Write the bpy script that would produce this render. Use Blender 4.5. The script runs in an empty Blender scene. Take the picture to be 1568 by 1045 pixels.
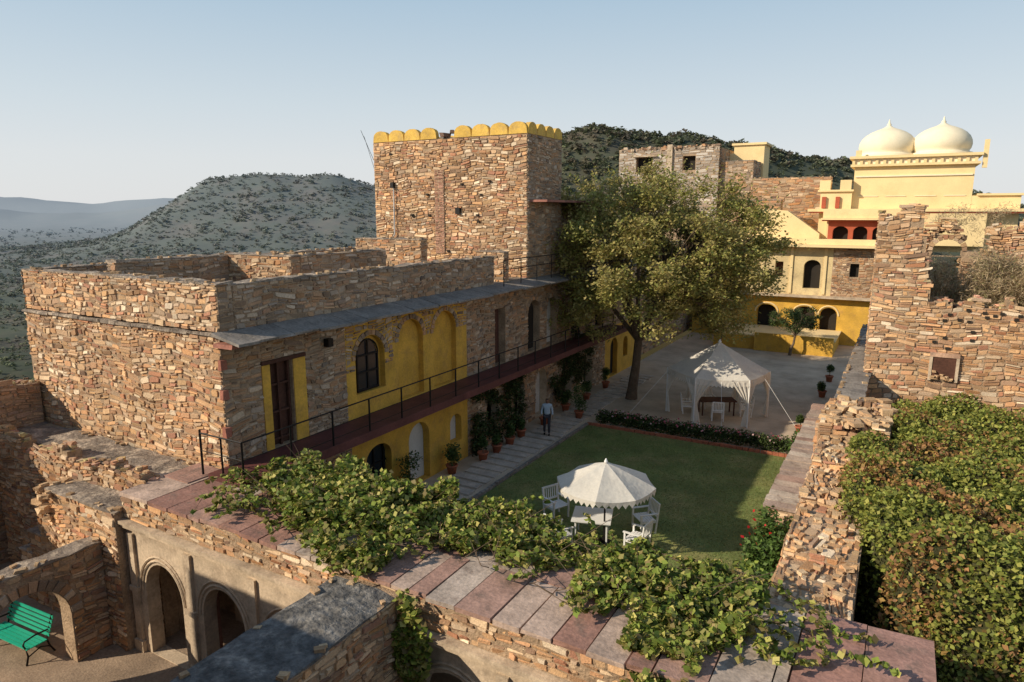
import bpy, math, random
import numpy as np
from mathutils import Vector, Matrix
random.seed(7); rng=np.random.default_rng(7)
R=random.uniform
scene=bpy.context.scene
# ------------------------------------------------------------------ materials
def nodes_of(m):
    m.use_nodes=True; nt=m.node_tree
    for n in list(nt.nodes): nt.nodes.remove(n)
    return nt
HZ=(.33,.385,.44)
def M(name,col=(.5,.5,.5),rough=.9,var=.25,scale=1.2,fine=14,bump=.3,bscale=25,attr=False,col2=None,c2lo=.5,c2hi=.62,c2scale=2.5,metal=0,transl=0,haze=False,spec=.3):
    m=bpy.data.materials.new(name); nt=nodes_of(m); N=nt.nodes; L=nt.links
    out=N.new('ShaderNodeOutputMaterial'); bs=N.new('ShaderNodeBsdfPrincipled')
    bs.inputs['Roughness'].default_value=rough; bs.inputs['Metallic'].default_value=metal
    bs.inputs['Specular IOR Level'].default_value=spec
    geo=N.new('ShaderNodeNewGeometry')
    if attr:
        a=N.new('ShaderNodeAttribute'); a.attribute_name='Col'; base=a.outputs['Color']
    else:
        a=N.new('ShaderNodeRGB'); a.outputs[0].default_value=(*col,1); base=a.outputs[0]
    if col2:
        n=N.new('ShaderNodeTexNoise'); n.inputs['Scale'].default_value=c2scale; n.inputs['Detail'].default_value=6; n.inputs['Roughness'].default_value=.65
        L.new(geo.outputs['Position'],n.inputs['Vector'])
        mr=N.new('ShaderNodeMapRange'); mr.inputs[1].default_value=c2lo; mr.inputs[2].default_value=c2hi
        L.new(n.outputs[0],mr.inputs[0])
        mx=N.new('ShaderNodeMix'); mx.data_type='RGBA'
        L.new(mr.outputs[0],mx.inputs[0]); L.new(base,mx.inputs[6]); mx.inputs[7].default_value=(*col2,1); base=mx.outputs[2]
    for sc,v in ((scale,var),(fine,var*.8)):
        if v<=0: continue
        n=N.new('ShaderNodeTexNoise'); n.inputs['Scale'].default_value=sc; n.inputs['Detail'].default_value=5; n.inputs['Roughness'].default_value=.6
        L.new(geo.outputs['Position'],n.inputs['Vector'])
        mr=N.new('ShaderNodeMapRange'); mr.inputs[1].default_value=.3; mr.inputs[2].default_value=.7; mr.inputs[3].default_value=1-v; mr.inputs[4].default_value=1+v*.8
        L.new(n.outputs[0],mr.inputs[0])
        vm=N.new('ShaderNodeVectorMath'); vm.operation='SCALE'; L.new(base,vm.inputs[0]); L.new(mr.outputs[0],vm.inputs['Scale']); base=vm.outputs[0]
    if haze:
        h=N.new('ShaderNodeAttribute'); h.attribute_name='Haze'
        mx=N.new('ShaderNodeMix'); mx.data_type='RGBA'; L.new(h.outputs['Fac'],mx.inputs[0]); L.new(base,mx.inputs[6]); mx.inputs[7].default_value=(*HZ,1); base=mx.outputs[2]  # distance haze painted into the terrain's base colour
    L.new(base,bs.inputs['Base Color'])
    if bump>0:
        n=N.new('ShaderNodeTexNoise'); n.inputs['Scale'].default_value=bscale; n.inputs['Detail'].default_value=6
        L.new(geo.outputs['Position'],n.inputs['Vector'])
        b=N.new('ShaderNodeBump'); b.inputs['Strength'].default_value=bump; b.inputs['Distance'].default_value=.5/bscale*1.5
        L.new(n.outputs[0],b.inputs['Height']); L.new(b.outputs[0],bs.inputs['Normal'])
    if transl>0:
        t=N.new('ShaderNodeBsdfTranslucent'); L.new(base,t.inputs[0]); ms=N.new('ShaderNodeMixShader'); ms.inputs[0].default_value=transl
        L.new(bs.outputs[0],ms.inputs[1]); L.new(t.outputs[0],ms.inputs[2]); L.new(ms.outputs[0],out.inputs[0])
    else: L.new(bs.outputs[0],out.inputs[0])
    return m
STONE=M('rubble_stone',attr=True,var=.26,scale=.6,fine=22,bump=.6,bscale=30)
MORTAR=M('lime_mortar',(.40,.285,.185),var=.35,scale=2,bump=.8,bscale=18)
WCAP=M('weathered_cap',(.25,.205,.165),var=.4,scale=1.5,bump=.7,bscale=10,col2=(.42,.345,.265),c2scale=3)
YEL=M('ochre_plaster',(.66,.39,.065),var=.2,scale=1.2,bump=.15,col2=(.50,.29,.075),c2lo=.48,c2hi=.75)
PALE=M('pale_yellow_plaster',(.85,.66,.35),var=.09,scale=.5,bump=.08,col2=(.76,.57,.29),c2lo=.52,c2hi=.75,c2scale=.8)
CREAM=M('dome_plaster',(.87,.77,.56),var=.07,bump=.05)
TAN=M('old_plaster',(.58,.46,.33),var=.22,scale=1.5,bump=.3,col2=(.34,.26,.185),c2lo=.48,c2hi=.72)
AGEDY=M('aged_cream_plaster',(.66,.52,.28),var=.2,scale=.9,bump=.2,col2=(.44,.34,.2),c2lo=.5,c2hi=.72)
WHITEP=M('white_plaster',(.62,.60,.56),var=.12,bump=.1)
REDS=M('red_sandstone_slab',attr=True,var=.3,scale=1.5,bump=.3,bscale=14,col2=(.20,.145,.12),c2lo=.54,c2hi=.72)
GSLAB=M('grey_slab',(.24,.215,.19),var=.35,scale=1.6,bump=.4,bscale=12)
REDP=M('red_paint',(.42,.10,.05),var=.15,bump=.05)
WOOD=M('dark_wood',(.10,.045,.03),var=.3,bump=.2)
INNER=M('dark_inner_plaster',(.12,.065,.045),var=.4,bump=.3)  # dark red-brown for the gallery's inner walls and ceiling
METAL=M('black_iron',(.015,.014,.014),rough=.5,var=.2,bump=0,metal=.3)
BALC=M('balcony_red_steel',(.13,.045,.04),rough=.6,var=.3,bump=.1)
WHITE=M('white_paint',(.8,.8,.78),rough=.5,var=.06,bump=0)
CLOTH=M('white_canvas',(.80,.76,.68),rough=.9,var=.09,bump=.2,bscale=6,transl=.25)
SCREEN=M('curtain_cloth',(.7,.69,.65),rough=.9,var=.1,bump=.1,transl=.15)
GLASS=M('window_glass',(.02,.025,.03),rough=.15,var=.1,bump=0,spec=.5)
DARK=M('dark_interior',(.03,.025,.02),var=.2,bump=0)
TERRA=M('terracotta',(.38,.13,.07),var=.2,bump=.1)
GREENP=M('green_paint',(.02,.42,.27),rough=.45,var=.12,bump=.05)
GRAVEL=M('gravel',(.56,.45,.33),var=.22,scale=.5,fine=40,bump=.4,bscale=60,col2=(.42,.33,.24),c2lo=.45,c2hi=.7,c2scale=.9)
LAWN=M('lawn_grass',(.17,.21,.065),var=.25,scale=.7,fine=30,bump=.2,bscale=50,col2=(.28,.255,.10),c2lo=.46,c2hi=.68,c2scale=.6)
DIRT=M('court_dirt',(.34,.25,.175),var=.3,scale=1,bump=.4,bscale=20)
PATH=M('path_slab',(.50,.43,.36),var=.25,scale=2,bump=.2)
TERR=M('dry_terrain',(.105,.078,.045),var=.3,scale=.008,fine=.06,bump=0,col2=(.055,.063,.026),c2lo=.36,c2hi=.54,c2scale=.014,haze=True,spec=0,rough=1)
LEAF=M('leaf',attr=True,rough=.6,var=.12,scale=1,bump=0,transl=.3)
FARLEAF=M('scrub_leaf',attr=True,rough=1,var=0,bump=0,spec=0,transl=.2)
BARK=M('bark',(.15,.105,.07),var=.3,scale=4,bump=.6,bscale=18)
IVYB=M('ivy_undergrowth',(.06,.06,.022),var=.4,scale=2,bump=.8,bscale=8)
SKIN=M('skin',(.25,.13,.08),rough=.6,var=.05,bump=0)
SHIRT=M('shirt_cloth',(.40,.48,.55),var=.1,bump=.1)
TROUS=M('trouser_cloth',(.05,.05,.06),var=.1,bump=.1)
HAIR=M('black_hair',(.012,.01,.009),var=.1,bump=.1)
# ------------------------------------------------------------------ mesh builder
class MB:
    def __init__(s): s.v=[];s.f=[];s.m=[];s.c=[];s.mats=[]
    def mi(s,m):
        if m not in s.mats: s.mats.append(m)
        return s.mats.index(m)
    def face(s,pts,m,col=(.5,.5,.5)):
        b=len(s.v); s.v.extend(pts); s.c.extend([col]*len(pts)); s.f.append(tuple(range(b,b+len(pts)))); s.m.append(s.mi(m))
    def mesh(s,pts,faces,m,col=(.5,.5,.5)):
        b=len(s.v); s.v.extend(pts); s.c.extend([col]*len(pts)); k=s.mi(m)
        for f in faces: s.f.append(tuple(i+b for i in f)); s.m.append(k)
    def box(s,x0,x1,y0,y1,z0,z1,m,col=(.5,.5,.5),j=0):
        p=[(x,y,z) for z in (z0,z1) for y in (y0,y1) for x in (x0,x1)]
        if j: p=[(a+R(-j,j),b+R(-j,j),c+R(-j,j)) for a,b,c in p]
        s.mesh(p,[(0,2,3,1),(4,5,7,6),(0,1,5,4),(2,6,7,3),(0,4,6,2),(1,3,7,5)],m,col)
    def tube(s,pts,rad,m,seg=7,col=(.5,.5,.5),cap=True):
        vs=[];fs=[]
        pts=[Vector(p) for p in pts]
        for i,p in enumerate(pts):
            d=(pts[min(i+1,len(pts)-1)]-pts[max(i-1,0)]).normalized()
            a=d.orthogonal().normalized() if i==0 else (a-d*a.dot(d)).normalized()
            b=d.cross(a); r=rad[i] if hasattr(rad,'__len__') else rad
            for k in range(seg):
                t=2*math.pi*k/seg; vs.append(tuple(p+a*(r*math.cos(t))+b*(r*math.sin(t))))
        for i in range(len(pts)-1):
            for k in range(seg):
                fs.append((i*seg+k,i*seg+(k+1)%seg,(i+1)*seg+(k+1)%seg,(i+1)*seg+k))
        if cap:
            fs.append(tuple(range(seg))); fs.append(tuple(range((len(pts)-1)*seg,len(pts)*seg)))
        s.mesh(vs,fs,m,col)
    def lathe(s,c,prof,m,seg=24,col=(.5,.5,.5)):
        vs=[];fs=[]
        for r,z in prof:
            for k in range(seg):
                t=2*math.pi*k/seg; vs.append((c[0]+r*math.cos(t),c[1]+r*math.sin(t),c[2]+z))
        for i in range(len(prof)-1):
            for k in range(seg): fs.append((i*seg+k,i*seg+(k+1)%seg,(i+1)*seg+(k+1)%seg,(i+1)*seg+k))
        s.mesh(vs,fs,m,col)
    def build(s,name,parent=None,smooth=False,loc=None,rotz=0):
        me=bpy.data.meshes.new(name); me.from_pydata(s.v,[],s.f); me.update()
        for m in s.mats: me.materials.append(m)
        me.polygons.foreach_set('material_index',s.m)
        if smooth: me.polygons.foreach_set('use_smooth',[True]*len(s.f))
        ca=me.color_attributes.new('Col','FLOAT_COLOR','POINT')
        a=np.ones((len(s.v),4),dtype=np.float32); a[:,:3]=np.array(s.c,dtype=np.float32); ca.data.foreach_set('color',a.ravel())
        o=bpy.data.objects.new(name,me); scene.collection.objects.link(o)
        if loc: o.location=loc
        o.rotation_euler=(0,0,rotz)
        if parent: o.parent=parent
        return o
def empty(name,loc=(0,0,0)):
    o=bpy.data.objects.new(name,None); scene.collection.objects.link(o); o.location=loc; o.empty_display_size=.3; return o
def leaves(name,P,size,pal,mat=LEAF,up=.4,parent=None,cols=None,asp=.55,jit=.25):
    P=np.asarray(P,dtype=np.float64); n=len(P)
    nr=rng.normal(size=(n,3)); nr/=np.linalg.norm(nr,axis=1)[:,None]; nr[:,2]=np.abs(nr[:,2])*1.0+up; nr/=np.linalg.norm(nr,axis=1)[:,None]
    a=np.cross(nr,rng.normal(size=(n,3))); a/=np.linalg.norm(a,axis=1)[:,None]; b=np.cross(nr,a)
    s=(np.asarray(size)*rng.uniform(.6,1.3,n))[:,None]
    V=np.stack([P-a*s*.5,P+b*s*asp*.5,P+a*s*.5,P-b*s*asp*.5],axis=1).reshape(-1,3)
    me=bpy.data.meshes.new(name); me.vertices.add(4*n); me.loops.add(4*n); me.polygons.add(n)
    me.vertices.foreach_set('co',V.ravel()); me.loops.foreach_set('vertex_index',np.arange(4*n,dtype=np.int32))
    me.polygons.foreach_set('loop_start',np.arange(0,4*n,4,dtype=np.int32))
    me.update(calc_edges=True); me.materials.append(mat)
    if cols is None:
        pal=np.array(pal); cols=pal[rng.integers(0,len(pal),n)]
    cols=cols*rng.uniform(1-jit,1+jit,(n,1))
    C=np.ones((n,4,4),dtype=np.float32); C[:,:,:3]=cols[:,None,:]
    ca=me.color_attributes.new('Col','FLOAT_COLOR','POINT'); ca.data.foreach_set('color',C.ravel())
    o=bpy.data.objects.new(name,me); scene.collection.objects.link(o)
    if parent: o.parent=parent
    return o
def blob(c,r,n,shell=.35):
    d=rng.normal(size=(n,3)); d/=np.linalg.norm(d,axis=1)[:,None]
    rr=rng.uniform(shell,1,n)**.6
    return np.array(c)+d*rr[:,None]*np.array(r)
# ------------------------------------------------------------------ masonry
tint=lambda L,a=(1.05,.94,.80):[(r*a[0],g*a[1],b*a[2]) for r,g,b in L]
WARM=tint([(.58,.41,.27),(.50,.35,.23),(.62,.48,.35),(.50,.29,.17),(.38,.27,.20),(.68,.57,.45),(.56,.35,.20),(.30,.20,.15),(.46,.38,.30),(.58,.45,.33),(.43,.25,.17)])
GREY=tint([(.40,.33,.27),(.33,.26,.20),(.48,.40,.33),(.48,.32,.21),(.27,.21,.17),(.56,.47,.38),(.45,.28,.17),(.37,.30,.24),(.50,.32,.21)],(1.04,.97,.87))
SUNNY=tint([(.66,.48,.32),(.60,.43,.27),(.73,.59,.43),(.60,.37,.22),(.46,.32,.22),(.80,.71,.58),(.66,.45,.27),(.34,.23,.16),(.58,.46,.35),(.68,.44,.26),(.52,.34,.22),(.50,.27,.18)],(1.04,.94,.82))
BUFF=tint([(.60,.46,.31),(.54,.40,.27),(.66,.53,.38),(.48,.35,.23)])
def frame(O,U,N,V=(0,0,1)):
    O=Vector(O);U=Vector(U);N=Vector(N);V=Vector(V)
    return lambda u,v,d: tuple(O+U*u+V*v+N*d)
def stone(mb,P,pts,prot,col,base=-.012):
    n=len(pts); cu=sum(p[0] for p in pts)/n; cv=sum(p[1] for p in pts)/n
    k=R(.80,.93); tu=R(-.02,.02); tv=R(-.03,.03)
    w=max(p[0] for p in pts)-cu+.001; h=max(p[1] for p in pts)-cv+.001
    vs=[P(u,v,base) for u,v in pts]
    for u,v in pts:
        uu=cu+(u-cu)*(1-(1-k)*.5); vv=cv+(v-cv)*k
        vs.append(P(uu,vv,prot+tu*(u-cu)/w+tv*(v-cv)/h*.6))
    fs=[(i,(i+1)%n,n+(i+1)%n,n+i) for i in range(n)]+[tuple(range(n,2*n))]
    mb.mesh(vs,fs,STONE,col)
def blocked(ops,z0,z1,mar,vous):
    res=[]
    for (c,hw,zb,zs,rise) in ops:
        top=zs+rise
        if z1<=zb or z0>=top+(vous if rise>0 else 0): continue
        if z0<zs or rise==0: w=hw+mar
        else:
            rr=rise+vous; x=(z0-zs)/rr; w=(hw+vous)*math.sqrt(max(0,1-x*x))+mar
        if rise>0 and z1>zs: w=max(w,(hw+vous)*math.sqrt(max(0,1-(max(z0-zs,0)/(rise+vous))**2)))
        res.append((c-w,c+w))
    return res
def rubble(mb,P,u0,u1,v0,v1,ops=(),pal=WARM,sw=(.11,.42),sh=(.07,.2),top=None,vous=0,prot=(.005,.045),gap=.013,wob=.06):
    v=v0; ph1=R(0,6)
    def W(u,q):
        a=wob*max(0,min(1,(q-v0)/.35,(v1-q)/.35)); return (u,q+a*(math.sin(u*1.7+ph1+q*1.1)+.6*math.sin(u*4.3+ph1*2+q*2.7)))
    while v<v1-.02:
        h=R(*sh)
        if v+h>v1-.05: h=v1-v
        bl=sorted(blocked(ops,v,v+h,.01,vous)); segs=[];cur=u0
        for a,b in bl:
            if a>cur: segs.append((cur,min(a,u1)))
            cur=max(cur,b)
        if cur<u1: segs.append((cur,u1))
        for a,b in segs:
            u=a
            while u<b-.02:
                w=R(*sw)*(.6+.6*(h/sh[1]))*(1.7 if random.random()<.1 else 1)
                if u+w>b-.1: w=b-u
                if w<.03: break
                if top is not None and v+h*.4>top(u+w/2): u+=w; continue
                parts=[(v,v+h)]
                if h>.11 and random.random()<.35:
                    m=v+h*R(.35,.65); parts=[(v,m),(m,v+h)]
                for (p,q) in parts:
                    g=gap*R(.4,1.6); j=min(.035,(q-p)*.22); x0=u+g*.5;x1=u+w-g*.5;y0=p+g*.4;y1=q-g*.4
                    cx=min(w*.32,(q-p)*.6); pts=[]
                    for (X,Y,sx,sy) in ((x0,y0,1,1),(x1,y0,-1,1),(x1,y1,-1,-1),(x0,y1,1,-1)):
                        a1=R(.05,1)*cx; a2=R(.05,.9)*min(cx,(q-p)*.4)
                        A=(X+R(0,j)*sx,Y+a2*sy); B=(X+a1*sx,Y+R(-.2,1)*j*sy)
                        pts+= [A,B] if sx*sy>0 else [B,A]
                    pts=[W(*t) for t in pts]
                    col=random.choice(pal); k=R(.72,1.15); t=R(-.03,.03)
                    stone(mb,P,pts,R(*prot),(col[0]*k+t*.5,col[1]*k,max(.01,col[2]*k-t*.5)))
                u+=w
        v+=h
def voussoirs(mb,P,op,w,pal=GREY,n=None):
    c,hw,zb,zs,rise=op
    n=n or max(9,int(math.pi*(hw+rise)*.5/.15))
    for i in range(n):
        t0=math.pi*(i+.06)/n; t1=math.pi*(i+.94)/n
        pts=[]
        for t,r in ((t0,0.01),(t0,w*R(.85,1.05)),(t1,w*R(.85,1.05)),(t1,0.01)):
            pts.append((c-math.cos(t)*(hw+r),zs+math.sin(t)*(rise+r)))
        col=random.choice(pal); k=R(.8,1.15)
        stone(mb,P,pts,R(.02,.05),tuple(x*k for x in col))
def wall2d(mb,P,u0,u1,z0,z1,ops,mat,depth,back,reveal=None):
    reveal=reveal or mat
    cur=u0
    q=lambda a,b,c,d,m,dd=0: mb.face([P(a,b,-dd),P(c,b,-dd),P(c,d,-dd),P(a,d,-dd)],m)
    for i,op in enumerate(sorted(ops)):
        c,hw,zb,zs,rise=op; l=c-hw;r=c+hw
        bm=back[i] if isinstance(back,(list,tuple)) else back
        if l>cur: q(cur,z0,l,z1,mat)
        if zb>z0+.001: q(l,z0,r,zb,mat)
        n=14 if rise>0 else 1
        us=[c-hw*math.cos(math.pi*k/n) for k in range(n+1)]
        ts=[zs+rise*math.sin(math.pi*k/n) for k in range(n+1)]
        for k in range(n):
            a,b,ta,tb=us[k],us[k+1],ts[k],ts[k+1]
            mb.face([P(a,ta,0),P(b,tb,0),P(b,z1,0),P(a,z1,0)],mat)
            mb.face([P(a,ta,0),P(b,tb,0),P(b,tb,-depth),P(a,ta,-depth)],reveal)
            if bm: mb.face([P(a,zb,-depth),P(b,zb,-depth),P(b,tb,-depth),P(a,ta,-depth)],bm)
        for a in (l,r): mb.face([P(a,zb,0),P(a,zs,0),P(a,zs,-depth),P(a,zb,-depth)],reveal)
        mb.face([P(l,zb,0),P(r,zb,0),P(r,zb,-depth),P(l,zb,-depth)],reveal)
        cur=r
    if cur<u1: q(cur,z0,u1,z1,mat)
def sides(x0,x1,y0,y1,s):
    return {'-y':(frame((x0,y0,0),(1,0,0),(0,-1,0)),x1-x0),'+x':(frame((x1,y0,0),(0,1,0),(1,0,0)),y1-y0),
            '-x':(frame((x0,y0,0),(0,1,0),(-1,0,0)),y1-y0),'+y':(frame((x0,y1,0),(1,0,0),(0,1,0)),x1-x0)}[s]
def swall(mb,x0,x1,y0,y1,z0,z1,sd=('-y','+x'),pal=WARM,cap=True,capmat=None,**k):
    mb.box(x0,x1,y0,y1,z0,z1,MORTAR)
    for s in sd:
        P,l=sides(x0,x1,y0,y1,s); rubble(mb,P,0,l,z0,z1,pal=pal,**k)
    if cap: capping(mb,x0,x1,y0,y1,z1,capmat or WCAP)
def capping(mb,x0,x1,y0,y1,z,m=None,thick=.05):
    m=m or WCAP
    nx=max(1,int((x1-x0)/.4)); ny=max(1,int((y1-y0)/.4))
    H=[[z+thick+R(-.04,.05)-(.03 if i in(0,nx) or j in (0,ny) else 0) for j in range(ny+1)] for i in range(nx+1)]
    X=[x0-.03+(x1-x0+.06)*i/nx for i in range(nx+1)];Y=[y0-.03+(y1-y0+.06)*j/ny for j in range(ny+1)]
    jx=[[R(-.035,.035) for j in range(ny+1)] for i in range(nx+1)]
    vs=[(X[i]+jx[i][j],Y[j]+jx[i][j]*.7,H[i][j]) for i in range(nx+1) for j in range(ny+1)]
    fs=[(i*(ny+1)+j,(i+1)*(ny+1)+j,(i+1)*(ny+1)+j+1,i*(ny+1)+j+1) for i in range(nx) for j in range(ny)]
    b=len(vs); ring=[i*(ny+1) for i in range(nx+1)]+[nx*(ny+1)+j for j in range(1,ny+1)]+[i*(ny+1)+ny for i in range(nx-1,-1,-1)]+[j for j in range(ny-1,0,-1)]
    for r in ring: vs.append((vs[r][0],vs[r][1],z-.02))
    n=len(ring)
    for i in range(n): fs.append((ring[i],ring[(i+1)%n],b+(i+1)%n,b+i))
    mb.mesh(vs,fs,m)
    if x1-x0<20:
        for q in range(int(((x1-x0)+(y1-y0))*2.2)):
            if random.random()<(x1-x0)/((x1-x0)+(y1-y0)): c=(R(x0+.1,x1-.1),random.choice((y0+.06,y1-.06)),z+thick)
            else: c=(random.choice((x0+.06,x1-.06)),R(y0+.1,y1-.1),z+thick)
            k=R(.6,.9); col=random.choice(BUFF); lump(mb,c,R(.06,.13),tuple(a*k for a in col))
def lump(mb,c,s,col):
    a=R(0,math.pi); ca,sa=math.cos(a),math.sin(a); vs=[]; A,B,C=s*R(.6,1.1),s*R(.4,.9),s*R(.25,.5)
    for z in (-1,1):
        for y in (-1,1):
            for x in (-1,1):
                X=x*A*R(.6,1.1);Y=y*B*R(.6,1.1);Z=z*C*R(.7,1.1)
                vs.append((c[0]+X*ca-Y*sa,c[1]+X*sa+Y*ca,c[2]+Z))
    mb.mesh(vs,[(0,2,3,1),(4,5,7,6),(0,1,5,4),(2,6,7,3),(0,4,6,2),(1,3,7,5)],STONE,col)
def ruin(mb,x0,x1,y0,y1,z0,topf,axis='x',pal=WARM,sd=('-y',),step=.22,lumps=1.0,ls=(.06,.15),**k):
    L=(x1-x0) if axis=='x' else (y1-y0); n=max(1,int(L/step))
    zm=max(topf(L*i/40) for i in range(41))
    for i in range(n):
        a=L*i/n;b=L*(i+1)/n; t=topf((a+b)/2)-R(.05,.12)
        if axis=='x': mb.box(x0+a,x0+b,y0+R(.0,.01),y1,z0,t,MORTAR)
        else: mb.box(x0+R(0,.01),x1,y0+a,y0+b,z0,t,MORTAR)
        for q in range(int(lumps*5)):
            c=(x0+R(a,b),R(y0+.06,y1-.06),t+R(-.03,.06)) if axis=='x' else (R(x0+.06,x1-.06),y0+R(a,b),t+R(-.03,.06))
            col=random.choice(BUFF); lump(mb,c,R(*ls),tuple(x*R(.75,1.05) for x in col))
    for s in sd:
        P,l=sides(x0,x1,y0,y1,s)
        if (axis=='x')==(s in('-y','+y')): rubble(mb,P,0,l,z0,zm,pal=pal,top=topf,**k)
        else:
            tt=topf(0 if s in('-x','-y') else L); rubble(mb,P,0,l,z0,tt-.08,pal=pal,**k)
def slabs(mb,x0,x1,y0,y1,z,along='x',w=(.5,1.2),th=.09,pal=((.36,.20,.155),(.40,.25,.20),(.48,.36,.29),(.32,.175,.14),(.45,.37,.31),(.37,.225,.18)),mat=None,over=.05):
    u=x0 if along=='x' else y0; e=x1 if along=='x' else y1
    while u<e-.05:
        d=R(*w); d=min(d,e-u); c=random.choice(pal); zz=z+R(0,.035)
        if along=='x': mb.box(u+.012,u+d-.012,y0-R(0,over),y1+R(0,over),zz,zz+th,mat or REDS,c,j=.012)
        else: mb.box(x0-R(0,over),x1+R(0,over),u+.012,u+d-.012,zz,zz+th,mat or REDS,c,j=.012)
        u+=d
# ------------------------------------------------------------------ terrain
FX,FY=-.4955,.8686
ph=rng.uniform(0,6.28,(60,)); an=rng.uniform(0,6.28,(60,))
def nz(x,y,L,k0,n=6):
    s=0
    for i in range(n):
        k=2*math.pi/(L/(1.0+.55*i)); s=s+np.sin((x*math.cos(an[k0+i])+y*math.sin(an[k0+i]))*k+ph[k0+i])/(1+.35*i)
    return s/2.2
def terr(x,y):
    x=np.asarray(x,dtype=float);y=np.asarray(y,dtype=float)
    f=FX*x+FY*y; l=.8686*x+.4955*y
    dx=np.maximum(np.maximum(-27-x,x-22),0);dy=np.maximum(np.maximum(-30-y,y-78),0); d=np.hypot(dx,dy)
    z=-75+71*np.exp(-(d/80)**2)
    pr=np.interp(l,[-220,-140,-90,-20,20,55,110,175,220,310,400,520],[0,15,60,118,132,138,134,127,121,102,78,30])
    z=z+pr*np.exp(-((f-460-.15*l)/120)**2)*(1+.02*nz(x,y,90,0)) 
    pl=np.interp(l,[-1450,-1080,-850,-760,-690,-640,-520,-370,-280,0,250],[0,6,26,60,115,150,160,154,138,95,0])
    z=z+pl*np.exp(-((f-1500)/270)**2)*(1+.03*nz(x,y,260,12))
    q=l/np.maximum(f,1)
    p3=np.interp(q,[-1.3,-.78,-.7,-.6,-.5,-.42,-.3,-.1,.3,1.2],[80,130,90,75,130,150,120,90,80,80])
    z=z+p3*np.exp(-((f-4800)/500)**2)*(1+.12*nz(x,y,900,24))
    p4=np.interp(q,[-1.3,-.8,-.7,-.6,-.5,-.2,.2,1.2],[300,290,240,190,240,250,200,150])
    z=z+p4*np.exp(-((f-8200)/1000)**2)*(1+.08*nz(x,y,1500,30))
    w=np.clip((d-20)/150,0,1)
    z=z+w*(nz(x,y,60,36)*1.4+nz(x,y,260,42)*3)
    return z
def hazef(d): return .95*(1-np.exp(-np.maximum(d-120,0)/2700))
na=460; rs=[0.0,15.0]
while rs[-1]<15000: rs.append(rs[-1]*1.031)
rs=np.array(rs); th=np.linspace(0,2*math.pi,na,endpoint=False)
X=-6+np.outer(rs,np.cos(th));Y=20+np.outer(rs,np.sin(th)); Z=terr(X,Y)
V=np.stack([X,Y,Z],-1).reshape(-1,3)
i=np.arange(len(rs)-1)[:,None];j=np.arange(na)[None,:]
F=np.stack([i*na+j,i*na+j*0+(j+1)%na,(i+1)*na+(j+1)%na,(i+1)*na+j],-1).reshape(-1,4)[:,::-1]
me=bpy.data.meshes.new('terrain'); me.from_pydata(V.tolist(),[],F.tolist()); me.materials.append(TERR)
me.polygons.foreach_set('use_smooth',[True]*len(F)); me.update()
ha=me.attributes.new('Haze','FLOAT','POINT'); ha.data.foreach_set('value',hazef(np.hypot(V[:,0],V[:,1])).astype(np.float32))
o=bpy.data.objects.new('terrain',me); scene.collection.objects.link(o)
n=30000
rr=np.exp(rng.uniform(math.log(55),math.log(4200),n)); aa=rng.uniform(math.radians(60),math.radians(185),n)
sx=-6+rr*np.cos(aa); sy=20+rr*np.sin(aa)
n2=14000; l2=rng.uniform(-180,420,n2); f2=rng.uniform(260,520,n2)
sx=np.concatenate([sx,.8686*l2+FX*f2]); sy=np.concatenate([sy,.4955*l2+FY*f2])
n3=19000; l3=rng.uniform(-1350,100,n3); f3=rng.uniform(350,1550,n3)
sx=np.concatenate([sx,.8686*l3+FX*f3]); sy=np.concatenate([sy,.4955*l3+FY*f3])
dd=np.hypot(sx+6,sy-20)
ok=~((sx>-30)&(sx<24)&(sy>-30)&(sy<82)); sx,sy,dd=sx[ok],sy[ok],dd[ok]
cl_=nz(sx,sy,190,48,6); ok=(cl_<.5)|(rng.random(len(sx))<.3); sx,sy,dd=sx[ok],sy[ok],dd[ok]
sz=terr(sx,sy); n=len(sx)
rad=rng.uniform(.6,2.1,n)*(1+np.clip(dd-400,0,3000)/1300)*np.where(rng.random(n)<.16,1.6,1)
k=16
dv=rng.normal(size=(n,k,3)); dv/=np.linalg.norm(dv,axis=2)[:,:,None]; dv[:,:,2]*=.7
PP=np.stack([sx,sy,sz+rad*.45],-1)[:,None,:]+dv*rad[:,None,None]*rng.uniform(.5,1,(n,k,1))
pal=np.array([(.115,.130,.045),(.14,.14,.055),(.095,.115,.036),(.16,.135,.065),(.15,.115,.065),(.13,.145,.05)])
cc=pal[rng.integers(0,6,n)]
hz=np.minimum(.97,hazef(dd)*1.1+.03)[:,None]; cc=cc*(1-hz)+np.array(HZ)*hz  # same distance haze baked into the bush colours
cc=np.repeat(cc,k,axis=0)
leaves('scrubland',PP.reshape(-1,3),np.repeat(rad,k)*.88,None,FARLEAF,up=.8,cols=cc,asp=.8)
# ------------------------------------------------------------------ courtyard grounds
mb=MB(); mb.box(-15,-1.6,11.0,57,-1.5,0,GRAVEL); mb.build('gravel_courtyard')
mb=MB(); mb.box(-60,12,-25,12,-1.8,-1.0,DIRT); mb.build('lower_court_ground')
mb=MB(); mb.box(-12.3,-2.9,11.9,28.9,0.004,.03,LAWN); lawn=mb.build('lawn')
gp=np.stack([rng.uniform(-12.3,-2.9,80000),rng.uniform(11.9,28.9,80000),rng.uniform(.03,.05,80000)],-1)
mow=1+.10*np.sign(np.sin(gp[:,0]*2*math.pi/1.6)*np.sin(gp[:,1]*2*math.pi/1.6)) # mown squares: cut direction changes the grass tone
gc=np.array([(.15,.20,.05),(.20,.25,.07),(.28,.27,.10)])[rng.integers(0,3,len(gp))]*mow[:,None]
leaves('grass_blades',gp,.07,None,cols=gc,up=.8,parent=lawn,asp=.25)
mb=MB()
y=13.
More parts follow.
